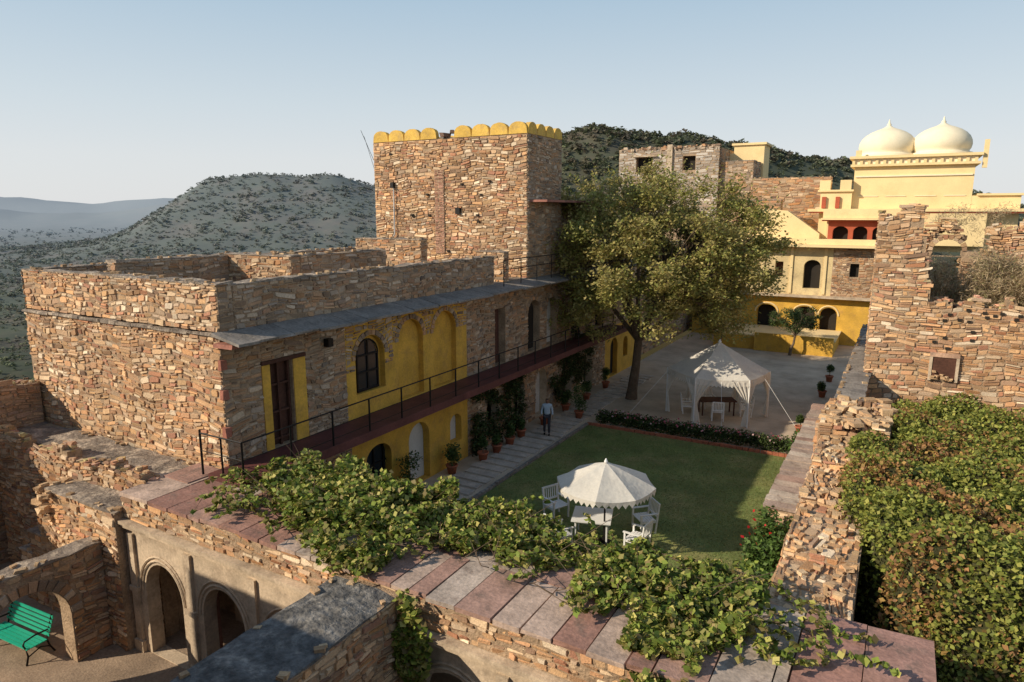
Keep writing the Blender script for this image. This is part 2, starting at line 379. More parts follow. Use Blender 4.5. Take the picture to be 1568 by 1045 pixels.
while y<40: mb.box(-14.2+R(-.1,.1),-12.75+R(-.1,.1),y,y+.42,0.0,.06,PATH,j=.01); y+=.62
mb.build('stepping_stone_path')
mb=MB()
y=12.
while y<28.9: mb.box(-12.46,-12.33,y,y+.22,0,.12,GSLAB,j=.012); y+=.25
x=-12.4
while x<-3: mb.box(x,x+.22,28.95,29.07,0,.14,TERRA,j=.015); x+=.24
mb.build('lawn_edging')
mb=MB(); mb.box(-22.5,8,-12,.3,-4,8.25,MORTAR); P,l=sides(-22.5,8,-12,.3,'+y'); rubble(mb,P,0,l,-1,8.25,pal=WARM,sw=(.35,.9),sh=(.18,.4)); mb.box(-22.5,8,-12,.3,8.26,8.4,WCAP)
mb.build('viewpoint_terrace_building')
# ------------------------------------------------------------------ main wing building
wing=empty('stone_wing_building')
mb=MB()
mb.box(-24.5,-15.4,11.62,27.7,-4,6.95,MORTAR)
P,l=sides(-24.5,-15,11.2,27.7,'-y')
mb.box(-24.5,-15.0,11.2,11.6,-4,6.9,MORTAR)
rubble(mb,P,0,9.5,3.1,6.85,pal=SUNNY)
P2=frame((-24.45,11.25,0),(1,0,0),(0,-1,0))
mb.box(-24.45,-15.03,11.25,11.7,6.96,8.2,MORTAR)
rubble(mb,P2,0,9.42,6.95,8.22,pal=SUNNY); capping(mb,-24.45,-15.03,11.25,11.7,8.2)
P=frame((-15.03,11.25,0),(0,1,0),(1,0,0)); rubble(mb,P,0,.45,6.95,8.2,pal=GREY)
x=-24.55
while x<-15.1: d=min(R(.5,1.1),-15-x); mb.box(x+.01,x+d-.01,11.11,11.25,6.85,6.93,WCAP,j=.02); x+=d
P,l=sides(-24.5,-15,11.2,27.7,'-x'); rubble(mb,P,0,16.5,-3,8.2,pal=SUNNY,sw=(.25,.7),sh=(.14,.3))
mb.box(-24.48,-24.1,11.72,27.7,6.96,8.2,MORTAR); capping(mb,-24.48,-24.1,11.7,27.7,8.2)
P=frame((-24.1,11.7,0),(0,1,0),(1,0,0)); rubble(mb,P,0,16,6.95,8.2,pal=GREY)
mb.box(-24.05,-15.1,11.4,27.65,6.955,7.0,WCAP)
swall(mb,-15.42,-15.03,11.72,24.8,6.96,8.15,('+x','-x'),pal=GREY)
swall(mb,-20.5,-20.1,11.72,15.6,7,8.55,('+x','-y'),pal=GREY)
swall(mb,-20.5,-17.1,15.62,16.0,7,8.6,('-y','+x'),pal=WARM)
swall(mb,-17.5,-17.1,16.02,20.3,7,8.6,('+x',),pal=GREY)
swall(mb,-20.6,-17.1,22.5,22.9,7,8.9,('-y','+x'),pal=WARM)
swall(mb,-16.4,-15.0,25.6,26.0,7,8.3,('-y','+x'),pal=WARM)
walls=mb.build('roof_and_block_walls',wing)
mb=MB(); P=frame((-15,0,0),(0,1,0),(1,0,0))
up_ops=[(13.12,.40,3.4,5.95,0)]
wall2d(mb,P,11.6,15.7,3.2,6.9,up_ops,MORTAR,.25,WOOD)
mb.box(-15,-14.97,12.43,12.7,3.4,5.85,YEL); mb.box(-15,-14.97,13.54,14.0,3.4,5.85,YEL)
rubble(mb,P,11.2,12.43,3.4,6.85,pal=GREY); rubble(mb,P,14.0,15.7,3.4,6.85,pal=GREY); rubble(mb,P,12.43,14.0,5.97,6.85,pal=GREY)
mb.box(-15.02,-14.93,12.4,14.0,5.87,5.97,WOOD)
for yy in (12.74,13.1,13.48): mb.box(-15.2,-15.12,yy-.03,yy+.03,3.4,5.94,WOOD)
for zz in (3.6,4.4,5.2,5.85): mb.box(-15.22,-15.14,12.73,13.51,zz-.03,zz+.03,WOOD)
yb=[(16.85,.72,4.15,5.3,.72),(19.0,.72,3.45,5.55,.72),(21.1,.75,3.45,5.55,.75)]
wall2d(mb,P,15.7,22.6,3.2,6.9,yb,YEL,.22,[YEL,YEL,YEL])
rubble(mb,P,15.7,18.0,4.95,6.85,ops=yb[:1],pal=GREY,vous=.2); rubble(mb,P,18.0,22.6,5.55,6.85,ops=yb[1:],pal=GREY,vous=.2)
for op in yb: voussoirs(mb,P,op,.2)
mb.box(-15.2,-15.16,16.35,17.35,4.2,5.35,GLASS)
fan=[(-15.165,16.85+.5*math.cos(math.pi*k/12),5.35+.5*math.sin(math.pi*k/12)) for k in range(13)]
mb.face(fan,GLASS)
for yy in (16.35,16.85,17.35): mb.box(-15.16,-15.12,yy-.03,yy+.03,4.2,5.4,METAL)
for zz in (4.2,4.8,5.37): mb.box(-15.155,-15.115,16.32,17.38,zz-.03,zz+.03,METAL)
mb.tube([(-15.14,16.85+.52*math.cos(math.pi*k/12),5.36+.52*math.sin(math.pi*k/12)) for k in range(13)],.03,METAL,5)
mb.box(-15.14,-15.1,16.83,16.87,5.4,5.86,METAL)
ops2=[(25.25,.45,3.4,5.9,0),(28.4,.6,3.5,5.3,.6),(30.3,.55,3.5,5.3,.55),(33.2,.6,3.5,5.3,.6),(36.5,.6,3.5,5.3,.6)]
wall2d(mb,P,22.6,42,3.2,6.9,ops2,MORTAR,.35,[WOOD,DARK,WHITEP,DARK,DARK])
rubble(mb,P,22.6,38,3.4,6.85,ops=ops2,pal=GREY,vous=.22)
for op in ops2[1:]: voussoirs(mb,P,op,.22)
lops=[(17.1,.65,.9,1.7,.5),(19.35,.62,.05,1.75,.6),(21.75,.4,.9,1.7,.35)]
wall2d(mb,P,15.8,22.6,-1,3.2,lops,YEL,.3,[GLASS,SCREEN,WHITEP])
wall2d(mb,P,11.7,15.8,-1,3.2,[],MORTAR,.3,DARK); rubble(mb,P,11.2,15.8,0,3.2,pal=GREY)
l2=[(24.6,.5,.9,1.8,.4),(27.0,.5,0.1,1.8,.5),(29.2,.6,.05,1.8,.6),(32.2,.6,.05,1.8,.6),(35,.6,.05,1.8,.6)]
wall2d(mb,P,22.6,37.5,-1,3.2,l2,MORTAR,.4,[WHITEP,DARK,WHITEP,DARK,DARK],reveal=TAN); rubble(mb,P,22.6,37.5,0,3.2,ops=l2,pal=GREY,vous=.2)
for op in l2: voussoirs(mb,P,op,.2)
l3=[(39,.6,.05,1.8,.6),(41,.4,.9,1.8,.4)]
wall2d(mb,P,37.5,44,-1,3.2,l3,YEL,.3,[DARK,DARK])
for yy in (16.6,17.1,17.6): mb.box(-15.28,-15.24,yy-.025,yy+.025,.9,2.1,METAL)
mb.box(-15.29,-15.25,16.45,17.75,1.4,1.45,METAL)
mb.box(-26,-15.5,27.72,44,-4,6.85,MORTAR); mb.box(-26,-15.02,31.3,44,6.9,7.02,WCAP); mb.box(-15.6,-15.02,26,31.2,6.9,7.02,WCAP)
mb.build('facade',wing)
mb=MB(); y=11.0
while y<41:
    d=R(.5,1.3); x1=-14.05+R(-.09,.06); t=R(0,.03)
    mb.mesh([(-15.05,y+.01,6.9),(x1,y+.01,6.70+t),(x1+R(-.03,.03),y+d-.01,6.70+t),(-15.05,y+d-.01,6.9),(-15.05,y+.01,6.99),(x1,y+.01,6.77+t),(x1+R(-.03,.03),y+d-.01,6.77+t),(-15.05,y+d-.01,6.99)],[(0,1,2,3),(4,5,6,7),(0,1,5,4),(1,2,6,5),(2,3,7,6),(3,0,4,7)],GSLAB); y+=d
mb.box(-15.05,-14.3,11.03,11.3,6.62,6.72,REDS,(.34,.15,.11),j=.02)
for zc in (6.0,5.2,4.2): mb.box(-15.05,-14.92,11.12,11.3,zc,zc+.25,STONE,(.40,.16,.11),j=.02)
y=11.6
while y<40:
    mb.mesh([(-15,y,6.5),(-14.5,y,6.72),(-15,y,6.85),(-15,y+.12,6.5),(-14.5,y+.12,6.72),(-15,y+.12,6.85)],[(0,1,2),(3,4,5),(0,1,4,3)],GSLAB); y+=1.6
mb.build('eave_slabs',wing)
mb=MB(); mb.box(-15.05,-13.77,10.63,38,3.28,3.38,BALC); mb.box(-13.76,-13.66,10.6,38,3.14,3.40,BALC); mb.box(-15.0,-13.77,10.55,10.62,3.14,3.40,BALC)
y=11.3
while y<38: mb.box(-15,-13.8,y,y+.08,3.14,3.275,BALC); y+=1.2
y=10.62
while y<37.9:
    mb.tube([(-13.72,y,3.38),(-13.72,y,4.42)],.028,METAL,6); y+=1.55
for z in (4.42,3.95,3.6): mb.tube([(-13.72,10.62,z),(-13.72,37.9,z)],.022 if z>4 else .012,METAL,6)
for z in (4.42,3.95): mb.tube([(-13.72,10.62,z),(-15.3,10.62,z)],.022 if z>4 else .012,METAL,6)
mb.tube([(-15.3,10.62,3.3),(-15.3,10.62,4.5)],.03,METAL,6); mb.tube([(-14.5,10.62,3.3),(-14.5,10.62,4.42)],.025,METAL,6)
for y in (24.9,26.4,27.9,29.4,30.9): mb.tube([(-14.6,y,6.9),(-14.6,y,8.0)],.022,METAL,6)
for z in (8.0,7.6): mb.tube([(-14.6,24.9,z),(-14.6,33,z)],.018,METAL,6)
mb.box(-14.95,-14.75,14.75,14.95,6.0,6.25,METAL)
mb.build('balcony_railing',wing)
# ------------------------------------------------------------------ tower
tower=empty('stone_tower')
YELM=M('merlon_plaster',(.74,.48,.11),var=.2,bump=.2,col2=(.55,.37,.14),c2lo=.5,c2hi=.7)
mb=MB(); mb.box(-23.9,-15,27.71,31.2,6.87,13.45,MORTAR)
P,l=sides(-23.9,-15,27.7,31.2,'-y'); rubble(mb,P,0,8.9,7,13.42,pal=SUNNY,sw=(.13,.45),sh=(.08,.2))
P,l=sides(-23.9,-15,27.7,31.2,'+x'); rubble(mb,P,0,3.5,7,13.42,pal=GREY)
P,l=sides(-23.9,-15,27.7,31.2,'-x'); rubble(mb,P,0,3.5,7,13.42,pal=WARM,sw=(.3,.7),sh=(.15,.3))
mb.box(-23.8,-15.1,27.8,31.1,13.4,13.5,WCAP)
P=frame((-20.1,27.64,0),(1,0,0),(0,-1,0)); mb.box(-20.1,-19.55,27.64,27.7,8,12.0,MORTAR)
rubble(mb,P,0,.55,8,12,pal=[(.48,.25,.17),(.52,.28,.19),(.42,.22,.15)],sw=(.16,.24),sh=(.06,.09),prot=(.01,.02),wob=0)
mb.box(-18.85,-18.6,27.55,27.75,9.9,10.2,METAL)
mb.tube([(-22.6,27.6,11.4),(-22.6,27.58,8.9),(-22.75,27.58,8.7)],.035,WHITEP,6)
mb.box(-22.75,-22.55,27.5,27.7,11.2,11.45,METAL)
mb.tube([(-24,27.65,11.1),(-24.6,27.65,11.25)],.03,METAL,6)
mb.tube([(-24.0,27.8,12.6),(-24.7,27.7,14.1)],.012,METAL,5);mb.tube([(-24.0,27.9,12.0),(-24.5,27.7,13.8)],.010,METAL,5)
for q in range(12):
    xx=-23.9+R(.4,8.4); zz=R(8,13); mb.box(xx,xx+.12,27.60,27.67,zz,zz+.1,DARK)
def merlon(P,c,hw,h,th=.22):
    pts=[(c-hw,13.45)]+[(c-hw*.96*math.cos(math.pi*k/12),13.60+h*R(.97,1.03)*math.sin(math.pi*k/12)**.8) for k in range(13)]+[(c+hw,13.45)]
    n=len(pts); vs=[P(u,v,.03) for u,v in pts]+[P(u,v,-th) for u,v in pts]
    mb.mesh(vs,[tuple(range(n)),tuple(range(n,2*n))]+[(i,(i+1)%n,n+(i+1)%n,n+i) for i in range(n)],YELM)
P,l=sides(-23.9,-15,27.7,31.2,'-y')
for k in range(9): 
    if k!=4: merlon(P,.5+.988*k,.48,.38)
lump(mb,(-19.5,27.8,13.6),.3,(.2,.13,.1)); lump(mb,(-19.2,27.9,13.75),.2,(.2,.13,.1))
P,l=sides(-23.9,-15,27.7,31.2,'+x')
for k in range(4): merlon(P,.44+.875*k,.42,.36)
P,l=sides(-23.9,-15,27.7,31.2,'+y')
for k in range(9): merlon(P,.5+.988*k,.48,.38)
mb.box(-15.2,-14.1,27.9,35,10.45,10.55,REDS,(.36,.16,.12)); mb.box(-21,-15.6,31.2,36,7,10.6,MORTAR); mb.box(-21,-15.1,31.21,36,10.56,10.65,WCAP)
P=frame((-15.2,31.2,0),(0,1,0),(1,0,0)); wall2d(mb,P,0,4.8,7,10.5,[(1.2,.5,7.02,9.2,0),(3.3,.5,7.02,8.9,.4)],MORTAR,.3,[WHITEP,DARK]); rubble(mb,P,0,4.8,7,10.4,ops=[(1.2,.5,7.02,9.2,0),(3.3,.5,7.02,8.9,.4)],pal=GREY)
mb.build('tower_walls',tower)
# ------------------------------------------------------------------ left walls / terrace
mb=MB() 
ruin(mb,-24.6,-24.0,3.0,11.1,-1,lambda u:4.75+.1*math.sin(u*3),axis='y',pal=[(.50,.28,.16),(.44,.28,.18),(.38,.26,.19),(.54,.35,.22)],sd=('+x','-x'),lumps=.6)
mb.build('stone_wall')
mb=MB()
mb.box(-23.98,-15.9,9.96,11.15,-1,3.2,MORTAR); capping(mb,-23.98,-15.9,9.96,11.1,3.2)
ruin(mb,-23.9,-15.9,9.55,9.95,-1,lambda u:3.35+.18*math.sin(u*2.1)+.12*math.sin(u*5.3),pal=WARM,sd=('-y',),lumps=.8)
mb.box(-19.4,-16.22,8.75,9.54,-1,2.75,MORTAR); P,l=sides(-19.4,-16.22,8.75,9.55,'-y'); rubble(mb,P,0,3.18,-1,2.75,pal=SUNNY); capping(mb,-19.4,-16.22,8.75,9.55,2.75)
P,l=sides(-19.4,-16.22,8.75,9.55,'-x'); rubble(mb,P,0,.8,1.5,2.75,pal=SUNNY)
for q in range(60): lump(mb,(R(-19.7,-19.0),R(8.6,9.5),R(1.9,2.8)),R(.07,.2),random.choice(BUFF))
for k,(a,h) in enumerate(((-20.02,1.9),(-20.64,1.2),(-21.26,.5))):
    swall(mb,a,a+.6,8.8,9.54,-1,h,('-y','-x'),pal=WARM,cap=True)
mb.build('terrace_retaining_wall')
# ------------------------------------------------------------------ front arcade gallery
gal=empty('arcade_gallery')
mb=MB(); P=frame((0,9,0),(1,0,0),(0,-1,0))
A1=[(x,.72,-.98,.75,.85) for x in (-14.9,-12.7,-10.5)]
A2=[(x,.78,-.98,.9,.9) for x in (-6.4,-4.2,-2.0,.2)]
wall2d(mb,P,-16.2,-8.9,-1,2.45,A1,TAN,.35,None,reveal=TAN); wall2d(mb,P,-7.4,.9,-1,2.45,A2,TAN,.35,None,reveal=TAN)
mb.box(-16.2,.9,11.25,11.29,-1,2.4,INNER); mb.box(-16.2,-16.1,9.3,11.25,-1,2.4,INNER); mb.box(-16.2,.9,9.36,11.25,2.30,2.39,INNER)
for k in (-13.8,-11.6): mb.box(k-.15,k+.15,10.6,10.9,-1,2.3,REDS,(.26,.13,.1)); mb.box(k-.15,k+.15,9.37,9.6,-1,2.3,REDS,(.26,.13,.1))
for k in (-16.0,-13.8,-11.6,-5.3,-3.1,-.9):
    mb.box(k-.12,k+.12,8.93,9.0,-1,2.2,TAN); mb.box(k-.17,k+.17,8.9,9.0,.65,.78,TAN); mb.box(k-.17,k+.17,8.88,8.999,-1,-.7,TAN)
for op in A1+A2:
    for r,d in ((.10,.03),(.2,.015)):
        c,hw,zb,zs,ri=op
        mb.tube([(c-(hw+r)*math.cos(math.pi*q/14),9-.01,zs+(ri+r)*math.sin(math.pi*q/14)) for q in range(15)],.03,TAN,5)
mb.box(-16.2,-8.95,8.86,9.0,2.36,2.46,TAN); mb.box(-16.2,-8.95,8.80,9.0,2.465,2.55,TAN)
mb.box(-7.35,.9,8.86,9.0,2.36,2.46,TAN); mb.box(-7.35,.9,8.80,9.0,2.465,2.55,TAN)
mb.box(-16.2,-15.0,9.03,11.1,2.41,3.15,MORTAR);mb.box(-14.99,.9,9.03,11.6,2.41,3.15,MORTAR)
mb.box(-14.98,.9,11.3,11.7,-1,3.14,MORTAR)
P=frame((-16.2,9.0,0),(1,0,0),(0,-1,0)); mb.box(-16.2,.9,8.98,9.02,2.56,3.15,MORTAR); rubble(mb,P,0,17.1,2.57,3.17,pal=SUNNY,sh=(.07,.15),prot=(.01,.06),wob=.02)
P,l=sides(-15,.9,9,11.7,'+y'); rubble(mb,P,0,15.9,0,3.15,pal=GREY)
slabs(mb,-16.2,-15.02,8.95,10.1,3.16); slabs(mb,-16.2,-15.05,10.1,11.1,3.16)
slabs(mb,-15.0,-.9,8.93,10.35,3.16,w=(.4,.8)); slabs(mb,-15.0,-.9,10.36,11.7,3.16,w=(.6,1.2))
slabs(mb,-.88,1.0,8.93,11.8,3.17,w=(.9,1.0),pal=((.36,.20,.165),(.38,.22,.18)))
mb.build('gallery_walls_and_roof',gal)
LICH=M('lichen_cap',(.14,.135,.128),var=.5,scale=2.5,fine=9,bump=.9,bscale=7,col2=(.32,.295,.26),c2scale=4,c2lo=.5,c2hi=.7)
mb=MB(); swall(mb,-8.9,-7.45,.5,8.78,-1,3.1,('+x','-x'),pal=WARM,capmat=LICH); mb.box(-8.9,-7.4,8.79,9.03,-1,3.12,MORTAR); mb.build('cross_wall')
mb=MB(); P=frame((-16.9,0,0),(0,1,0),(1,0,0)); op=(6.9,.95,-1.05,.35,.95)
wall2d(mb,P,3,8.73,-1.05,1.85,[op],MORTAR,.5,None)
rubble(mb,P,3,8.73,-1,1.85,ops=[op],pal=WARM,vous=.28); voussoirs(mb,P,op,.28,n=17)
P=frame((-17.4,0,0),(0,1,0),(-1,0,0)); wall2d(mb,P,3,8.73,-1.05,1.85,[op],MORTAR,.001,None)
rubble(mb,P,3,8.73,-1,1.85,ops=[op],pal=WARM,vous=.28)
capping(mb,-17.4,-16.9,3,8.73,1.85)
mb.build('arched_stone_wall')
mb=MB(); L=.9
for k in range(5): mb.box(-L,L,-.05-.1*k,.03-.1*k,.43,.455,GREENP)
for k in range(5):
    z=.50+.1*k; y=.08+.035*k; mb.box(-L,L,y,y+.025,z,z+.08,GREENP)
for s in (-L+.08,L-.08):
    mb.tube([(s,-.46,0),(s,-.40,.22),(s,-.43,.42),(s,.05,.42),(s,.13,.6),(s,.25,1.0)],.025,METAL,6)
    mb.tube([(s,.22,0),(s,.12,.2),(s,.06,.42)],.025,METAL,6)
    mb.tube([(s,.12,.66),(s,-.2,.68),(s,-.44,.64),(s,-.48,.56),(s,-.43,.42)],.022,METAL,6)
    mb.tube([(s,-.4,.2),(s,-.1,.3),(s,.12,.2)],.018,METAL,6)
mb.build('park_bench',loc=(-18.7,7.55,-1.0),rotz=math.radians(4))
# ------------------------------------------------------------------ right walls
mb=MB(); mb.box(-2.75,-1.7,20,32.5,0,1.45,MORTAR); P,l=sides(-2.75,-1.7,20,32.5,'-x'); rubble(mb,P,0,12.5,0,1.45,pal=WARM)
P,l=sides(-2.75,-1.7,20,32.5,'-y'); rubble(mb,P,0,1.05,0,1.45,pal=WARM)
slabs(mb,-2.9,-1.65,20,32.5,1.46,along='y',w=(.3,.6),pal=((.46,.37,.30),(.40,.31,.26),(.50,.43,.36),(.38,.26,.21)))
mb.build('low_slab_wall')
mb=MB()
for (ya,yb_,zt) in ((11.85,14.4,2.85),(14.41,17.0,3.05),(17.01,19.2,3.25),(19.21,21.48,3.45)):
    mb.box(-1.65,-.2,ya,yb_,0,zt,MORTAR)
    P,l=sides(-1.65,-.2,ya,yb_,'-x'); rubble(mb,P,0,l,0,zt+.02,pal=SUNNY,prot=(.0,.035))
    P,l=sides(-1.65,-.2,ya,yb_,'-y'); rubble(mb,P,0,l,0 if ya<12 else zt-.25,zt+.02,pal=SUNNY)
    T=frame((-1.65,ya,zt),(0,1,0),(0,0,1),(1,0,0)); rubble(mb,T,0,yb_-ya,0,1.45,pal=BUFF+SUNNY,sw=(.12,.4),sh=(.1,.28),prot=(-.005,.07),wob=.08,gap=.03)
    for q in range(26): lump(mb,(R(-1.6,-.3),R(ya,yb_),zt+R(.03,.1)),R(.05,.15),random.choice(BUFF))
ruin(mb,-1.75,.15,21.5,24.6,0,lambda u:3.8+.12*math.sin(u*5),axis='x',pal=SUNNY,sd=('-y','-x'),lumps=.5,sw=(.2,.5),sh=(.12,.26),prot=(.01,.12))
T=frame((-1.75,21.5,3.78),(0,1,0),(0,0,1),(1,0,0)); rubble(mb,T,0,3.1,0,1.9,pal=BUFF+SUNNY,sw=(.15,.45),sh=(.12,.3),prot=(-.02,.16),wob=.08,gap=.03)
for q in range(90): lump(mb,(R(-1.7,.1),21.5+abs(random.gauss(0,1.2)),3.85+R(0,.15)),R(.08,.22),random.choice(BUFF))
mb.build('ruined_courtyard_wall')
mb=MB(); swall(mb,-1.6,-.75,25.4,43,0,3.7,('-x','-y'),pal=WARM,capmat=GSLAB); mb.build('boundary_wall')
mb=MB()
def tf(u):
    if u<1.5: return 10.1-.25*math.sin(u*4)
    if u<1.62: return 9.2
    if u<1.75: return 8.3
    if u<1.95: return 7.5
    if u<5.6: return 6.7+.15*math.sin(u*6)+.1*math.sin(u*13)
    return 6.9+ .3*(u-5.6)+.2*math.sin(u*5)
ruin(mb,-.95,10,30,30.9,0,tf,pal=SUNNY,sd=('-y','-x'),lumps=1.2,step=.15,sw=(.14,.5),sh=(.08,.2))
mb.box(1.3,2.1,29.9,30.02,3.75,4.65,WOOD); mb.box(1.22,2.18,29.86,30.0,4.62,4.78,REDS,(.5,.32,.22)); mb.box(1.22,1.32,29.87,30.0,3.7,4.62,TAN); mb.box(2.08,2.18,29.87,30.0,3.7,4.62,TAN)
for q in range(14): lump(mb,(R(1.35,2.05),R(29.86,29.9),R(3.76,3.76+.5*R(0,1))),R(.05,.13),random.choice(BUFF))
for q in range(16):
    xx=R(1.1,4); zz=R(4.9,6.4); mb.box(xx,xx+.13,29.93,29.97,zz,zz+.1,DARK)
def tb(u): return 9.3+.35*math.sin(u*1.3)+.2*math.sin(u*4)+(.5 if u>3.4 else 0)-(1.0 if 2.5<u<3.3 else 0)
P,l=sides(-.3,12,36,36.8,'-y'); op=(1.95,.55,6.6,8.3,.5)
wall2d(mb,P,0,12.3,0,8.1,[(1.95,.55,6.6,8.05,0)],MORTAR,.8,None); rubble(mb,P,0,12.3,5,10.2,ops=[op],pal=SUNNY,top=tb,vous=.2,prot=(.02,.09)); voussoirs(mb,P,op,.22,pal=SUNNY)
mb.box(-.3,1.1,36.02,36.8,8.1,8.95,MORTAR); mb.box(2.2,12,36.02,36.8,8.1,8.3,MORTAR); mb.box(3.2,12,36.02,36.8,8.3,8.95,MORTAR); mb.box(1.1,2.2,36.02,36.8,8.85,9.0,MORTAR)
for q in range(420): 
    u=R(0,12.3); lump(mb,(-.3+u,R(36.0,36.7),tb(u)-.3+R(-.25,.15)),R(.1,.26),random.choice(BUFF))
ruin(mb,-.95,-.3,30.95,36.8,0,lambda u:9.0-.5*math.sin(u*.6)+.2*math.sin(u*3),axis='y',pal=WARM,sd=('+x','-x'),lumps=.6)
swall(mb,5.2,5.9,31,36,0,8.4,('-x',),pal=WARM)
swall(mb,7,12,26,29.95,0,9.5,('-x','-y'),pal=SUNNY,sw=(.25,.6),sh=(.12,.24))
mb.box(-.3,6,31,36,5.2,5.9,DIRT)
mb.build('ruined_stone_building')
# ------------------------------------------------------------------ palace
pal_=empty('yellow_palace'); mb=MB()
P=frame((-15,57,0),(1,0,0),(0,-1,0))
g=[(5.9,.75,1,2.2,.6),(8.7,.75,1,2.2,.6),(10.4,.6,1,2.2,.6)]
wall2d(mb,P,0,13.5,-.5,3.55,g,YEL,.6,DARK)
for op in g: 
    c,hw,zb,zs,ri=op
    mb.tube([(-15+c-(hw+.12)*math.cos(math.pi*q/14),56.98,zs+(ri+.12)*math.sin(math.pi*q/14)) for q in range(15)],.06,PALE,5)
u=[(6.6,.3,5,6.2,0),(9.0,.6,4.2,5.9,.5)]
wall2d(mb,P,0,10.4,3.7,7.4,u,AGEDY,.5,[WOOD,DARK])
wall2d(mb,P,10.4,13.5,3.7,7.4,[(11.9,.3,5.2,6.2,0)],MORTAR,.4,DARK); rubble(mb,P,10.4,13.5,3.75,7.35,ops=[(11.9,.3,5.2,6.2,0)],pal=WARM)
for x in (-9.6,-7.5,-5.1): mb.box(x-.1,x+.1,56.9,57,3.8,7.3,PALE)
mb.box(-15,-1.5,56.3,57,3.55,3.7,TAN); mb.box(-15,-1.2,56.0,56.99,7.4,7.55,PALE); mb.box(-15,-1.2,56.8,57,7.56,8.0,PALE)
mb.box(-15,-1.5,57.7,66,-1,7.4,TAN); mb.box(-15,-1.3,57.01,60,7.42,7.52,PALE)
mb.box(-12,-3.7,52.01,57,-.5,1.0,YEL); mb.box(-12.1,-3.6,52.02,57,1.0,1.08,PALE); mb.box(-9,-3.7,51.75,52,0,1.3,YEL)
mb.mesh([(-12,60,7.5),(-6.0,60,7.5),(-6.0,60,8.3),(-8.5,60,10.1),(-12,60,10.4),(-12,61,7.5),(-6,61,7.5),(-6,61,8.3),(-8.5,61,10.1),(-12,61,10.4)],[(0,1,2,3,4),(5,6,7,8,9),(2,3,8,7),(3,4,9,8),(1,2,7,6)],PALE)
P=frame((-5.4,60,0),(1,0,0),(0,-1,0))
wall2d(mb,P,0,4.6,7.5,9.3,[(.9,.55,7.7,8.5,.4),(2.3,.5,7.7,8.5,.4),(3.7,.55,7.7,8.5,.4)],REDP,.7,DARK)
mb.box(-5.9,-.3,59.3,61,9.4,9.52,PALE); mb.box(-5.8,-.5,59.6,60.7,9.53,10.2,PALE); mb.box(-5.85,-.35,59.5,60.9,9.3,9.39,REDP); mb.box(-5.6,5,60.92,62,7.5,9.9,PALE)
mb.box(-4.0,4.0,62.01,68,7,13.5,PALE); mb.box(-4.3,4.3,61.65,68.3,13.5,13.68,PALE); mb.box(-4.1,4.1,61.85,68.1,13.68,14.1,CREAM)
mb.box(-4.4,4.4,61.55,68.4,14.1,14.3,PALE); mb.box(-4.0,-3.6,61.7,62,14.3,14.75,PALE)
for k in range(16): mb.box(-4.2+k*.54,-4.0+k*.54,61.7,61.84,13.69,13.95,PALE)
mb.box(-6.3,-4.01,61.5,66,7,11.6,PALE); mb.box(-6.5,-3.9,61.3,61.99,11.6,11.75,PALE); mb.box(-6.4,-5.6,61.35,61.98,11.75,12.5,PALE); mb.box(-4.9,-4.1,61.35,61.98,11.75,12.5,PALE)
mb.box(4.01,7,62,66,7,11.2,PALE); mb.box(4.31,7.2,61.8,66,11.2,11.35,PALE); mb.box(4.4,4.7,61.8,62.1,13.2,15.2,PALE)
mb.box(-7,7.2,60.9,61.4,9.92,10.02,REDP); mb.box(-7.1,7.3,60.8,62,10.03,10.25,PALE)
for x in (-6.0,-5.0): mb.box(x-.15,x+.15,61.3,61.49,10.3,11.2,REDP)
for x in (-2.9,-1.0,1.0,2.9): mb.box(x-.7,x+.7,61.95,62.0,11.2,11.25,CREAM)
mb.box(-3.9,3.9,61.9,62.0,12.7,12.8,CREAM)
mb.build('palace_blocks',pal_)
mb=MB()
dp=[(2.08,0),(2.1,.18),(1.9,.22),(1.88,.34),(1.98,.5),(2.04,.8),(2.0,1.1),(1.86,1.4),(1.6,1.68),(1.25,1.92),(.85,2.1),(.5,2.22),(.28,2.34),(.14,2.46),(.17,2.54),(.09,2.62),(.03,2.9),(0,2.95)]
for x in (-1.95,1.75): mb.lathe((x,64,14.3),dp,CREAM,36)
mb.build('domes',pal_,smooth=True)
mb=MB(); P=frame((-25.4,66,0),(1,0,0),(0,-1,0))
op=[(2.6,.8,13.8,15.2,0),(7.0,.6,13.9,15.2,0)]
wall2d(mb,P,0,9.8,5,16.0,op,MORTAR,.55,DARK); rubble(mb,P,0,9.8,9,16.0,ops=op,pal=[(.52,.46,.39),(.44,.37,.30),(.58,.52,.45),(.38,.31,.25)],sw=(.3,.8),sh=(.15,.35))
mb.box(-25.4,-15.6,66.6,73,5,15.9,MORTAR); mb.box(-20.5,-20.0,65.8,66,9,16.3,TAN); mb.box(-23.9,-21.5,65.7,66,15.25,15.35,TAN)
P=frame((-15.6,66,0),(0,1,0),(1,0,0)); rubble(mb,P,0,6,9,15.8,pal=GREY,sw=(.3,.8),sh=(.15,.35))
for q in range(150): lump(mb,(R(-25.3,-15.6),R(65.95,66.5),15.95+R(-.1,.2)),R(.1,.3),random.choice(GREY))
swall(mb,-15.58,-12.6,66.5,70,5,14.6,('-y','+x'),pal=GREY,sw=(.3,.8),sh=(.15,.35))
mb.build('old_stone_house')
mb=MB(); mb.box(-15.2,-12.4,70.1,73,8,16.3,PALE); mb.box(-15.4,-12.2,69.9,73.2,16.3,16.5,PALE); mb.box(-16,-15.21,70.1,72,8,15.6,PALE); mb.build('yellow_roof_room')
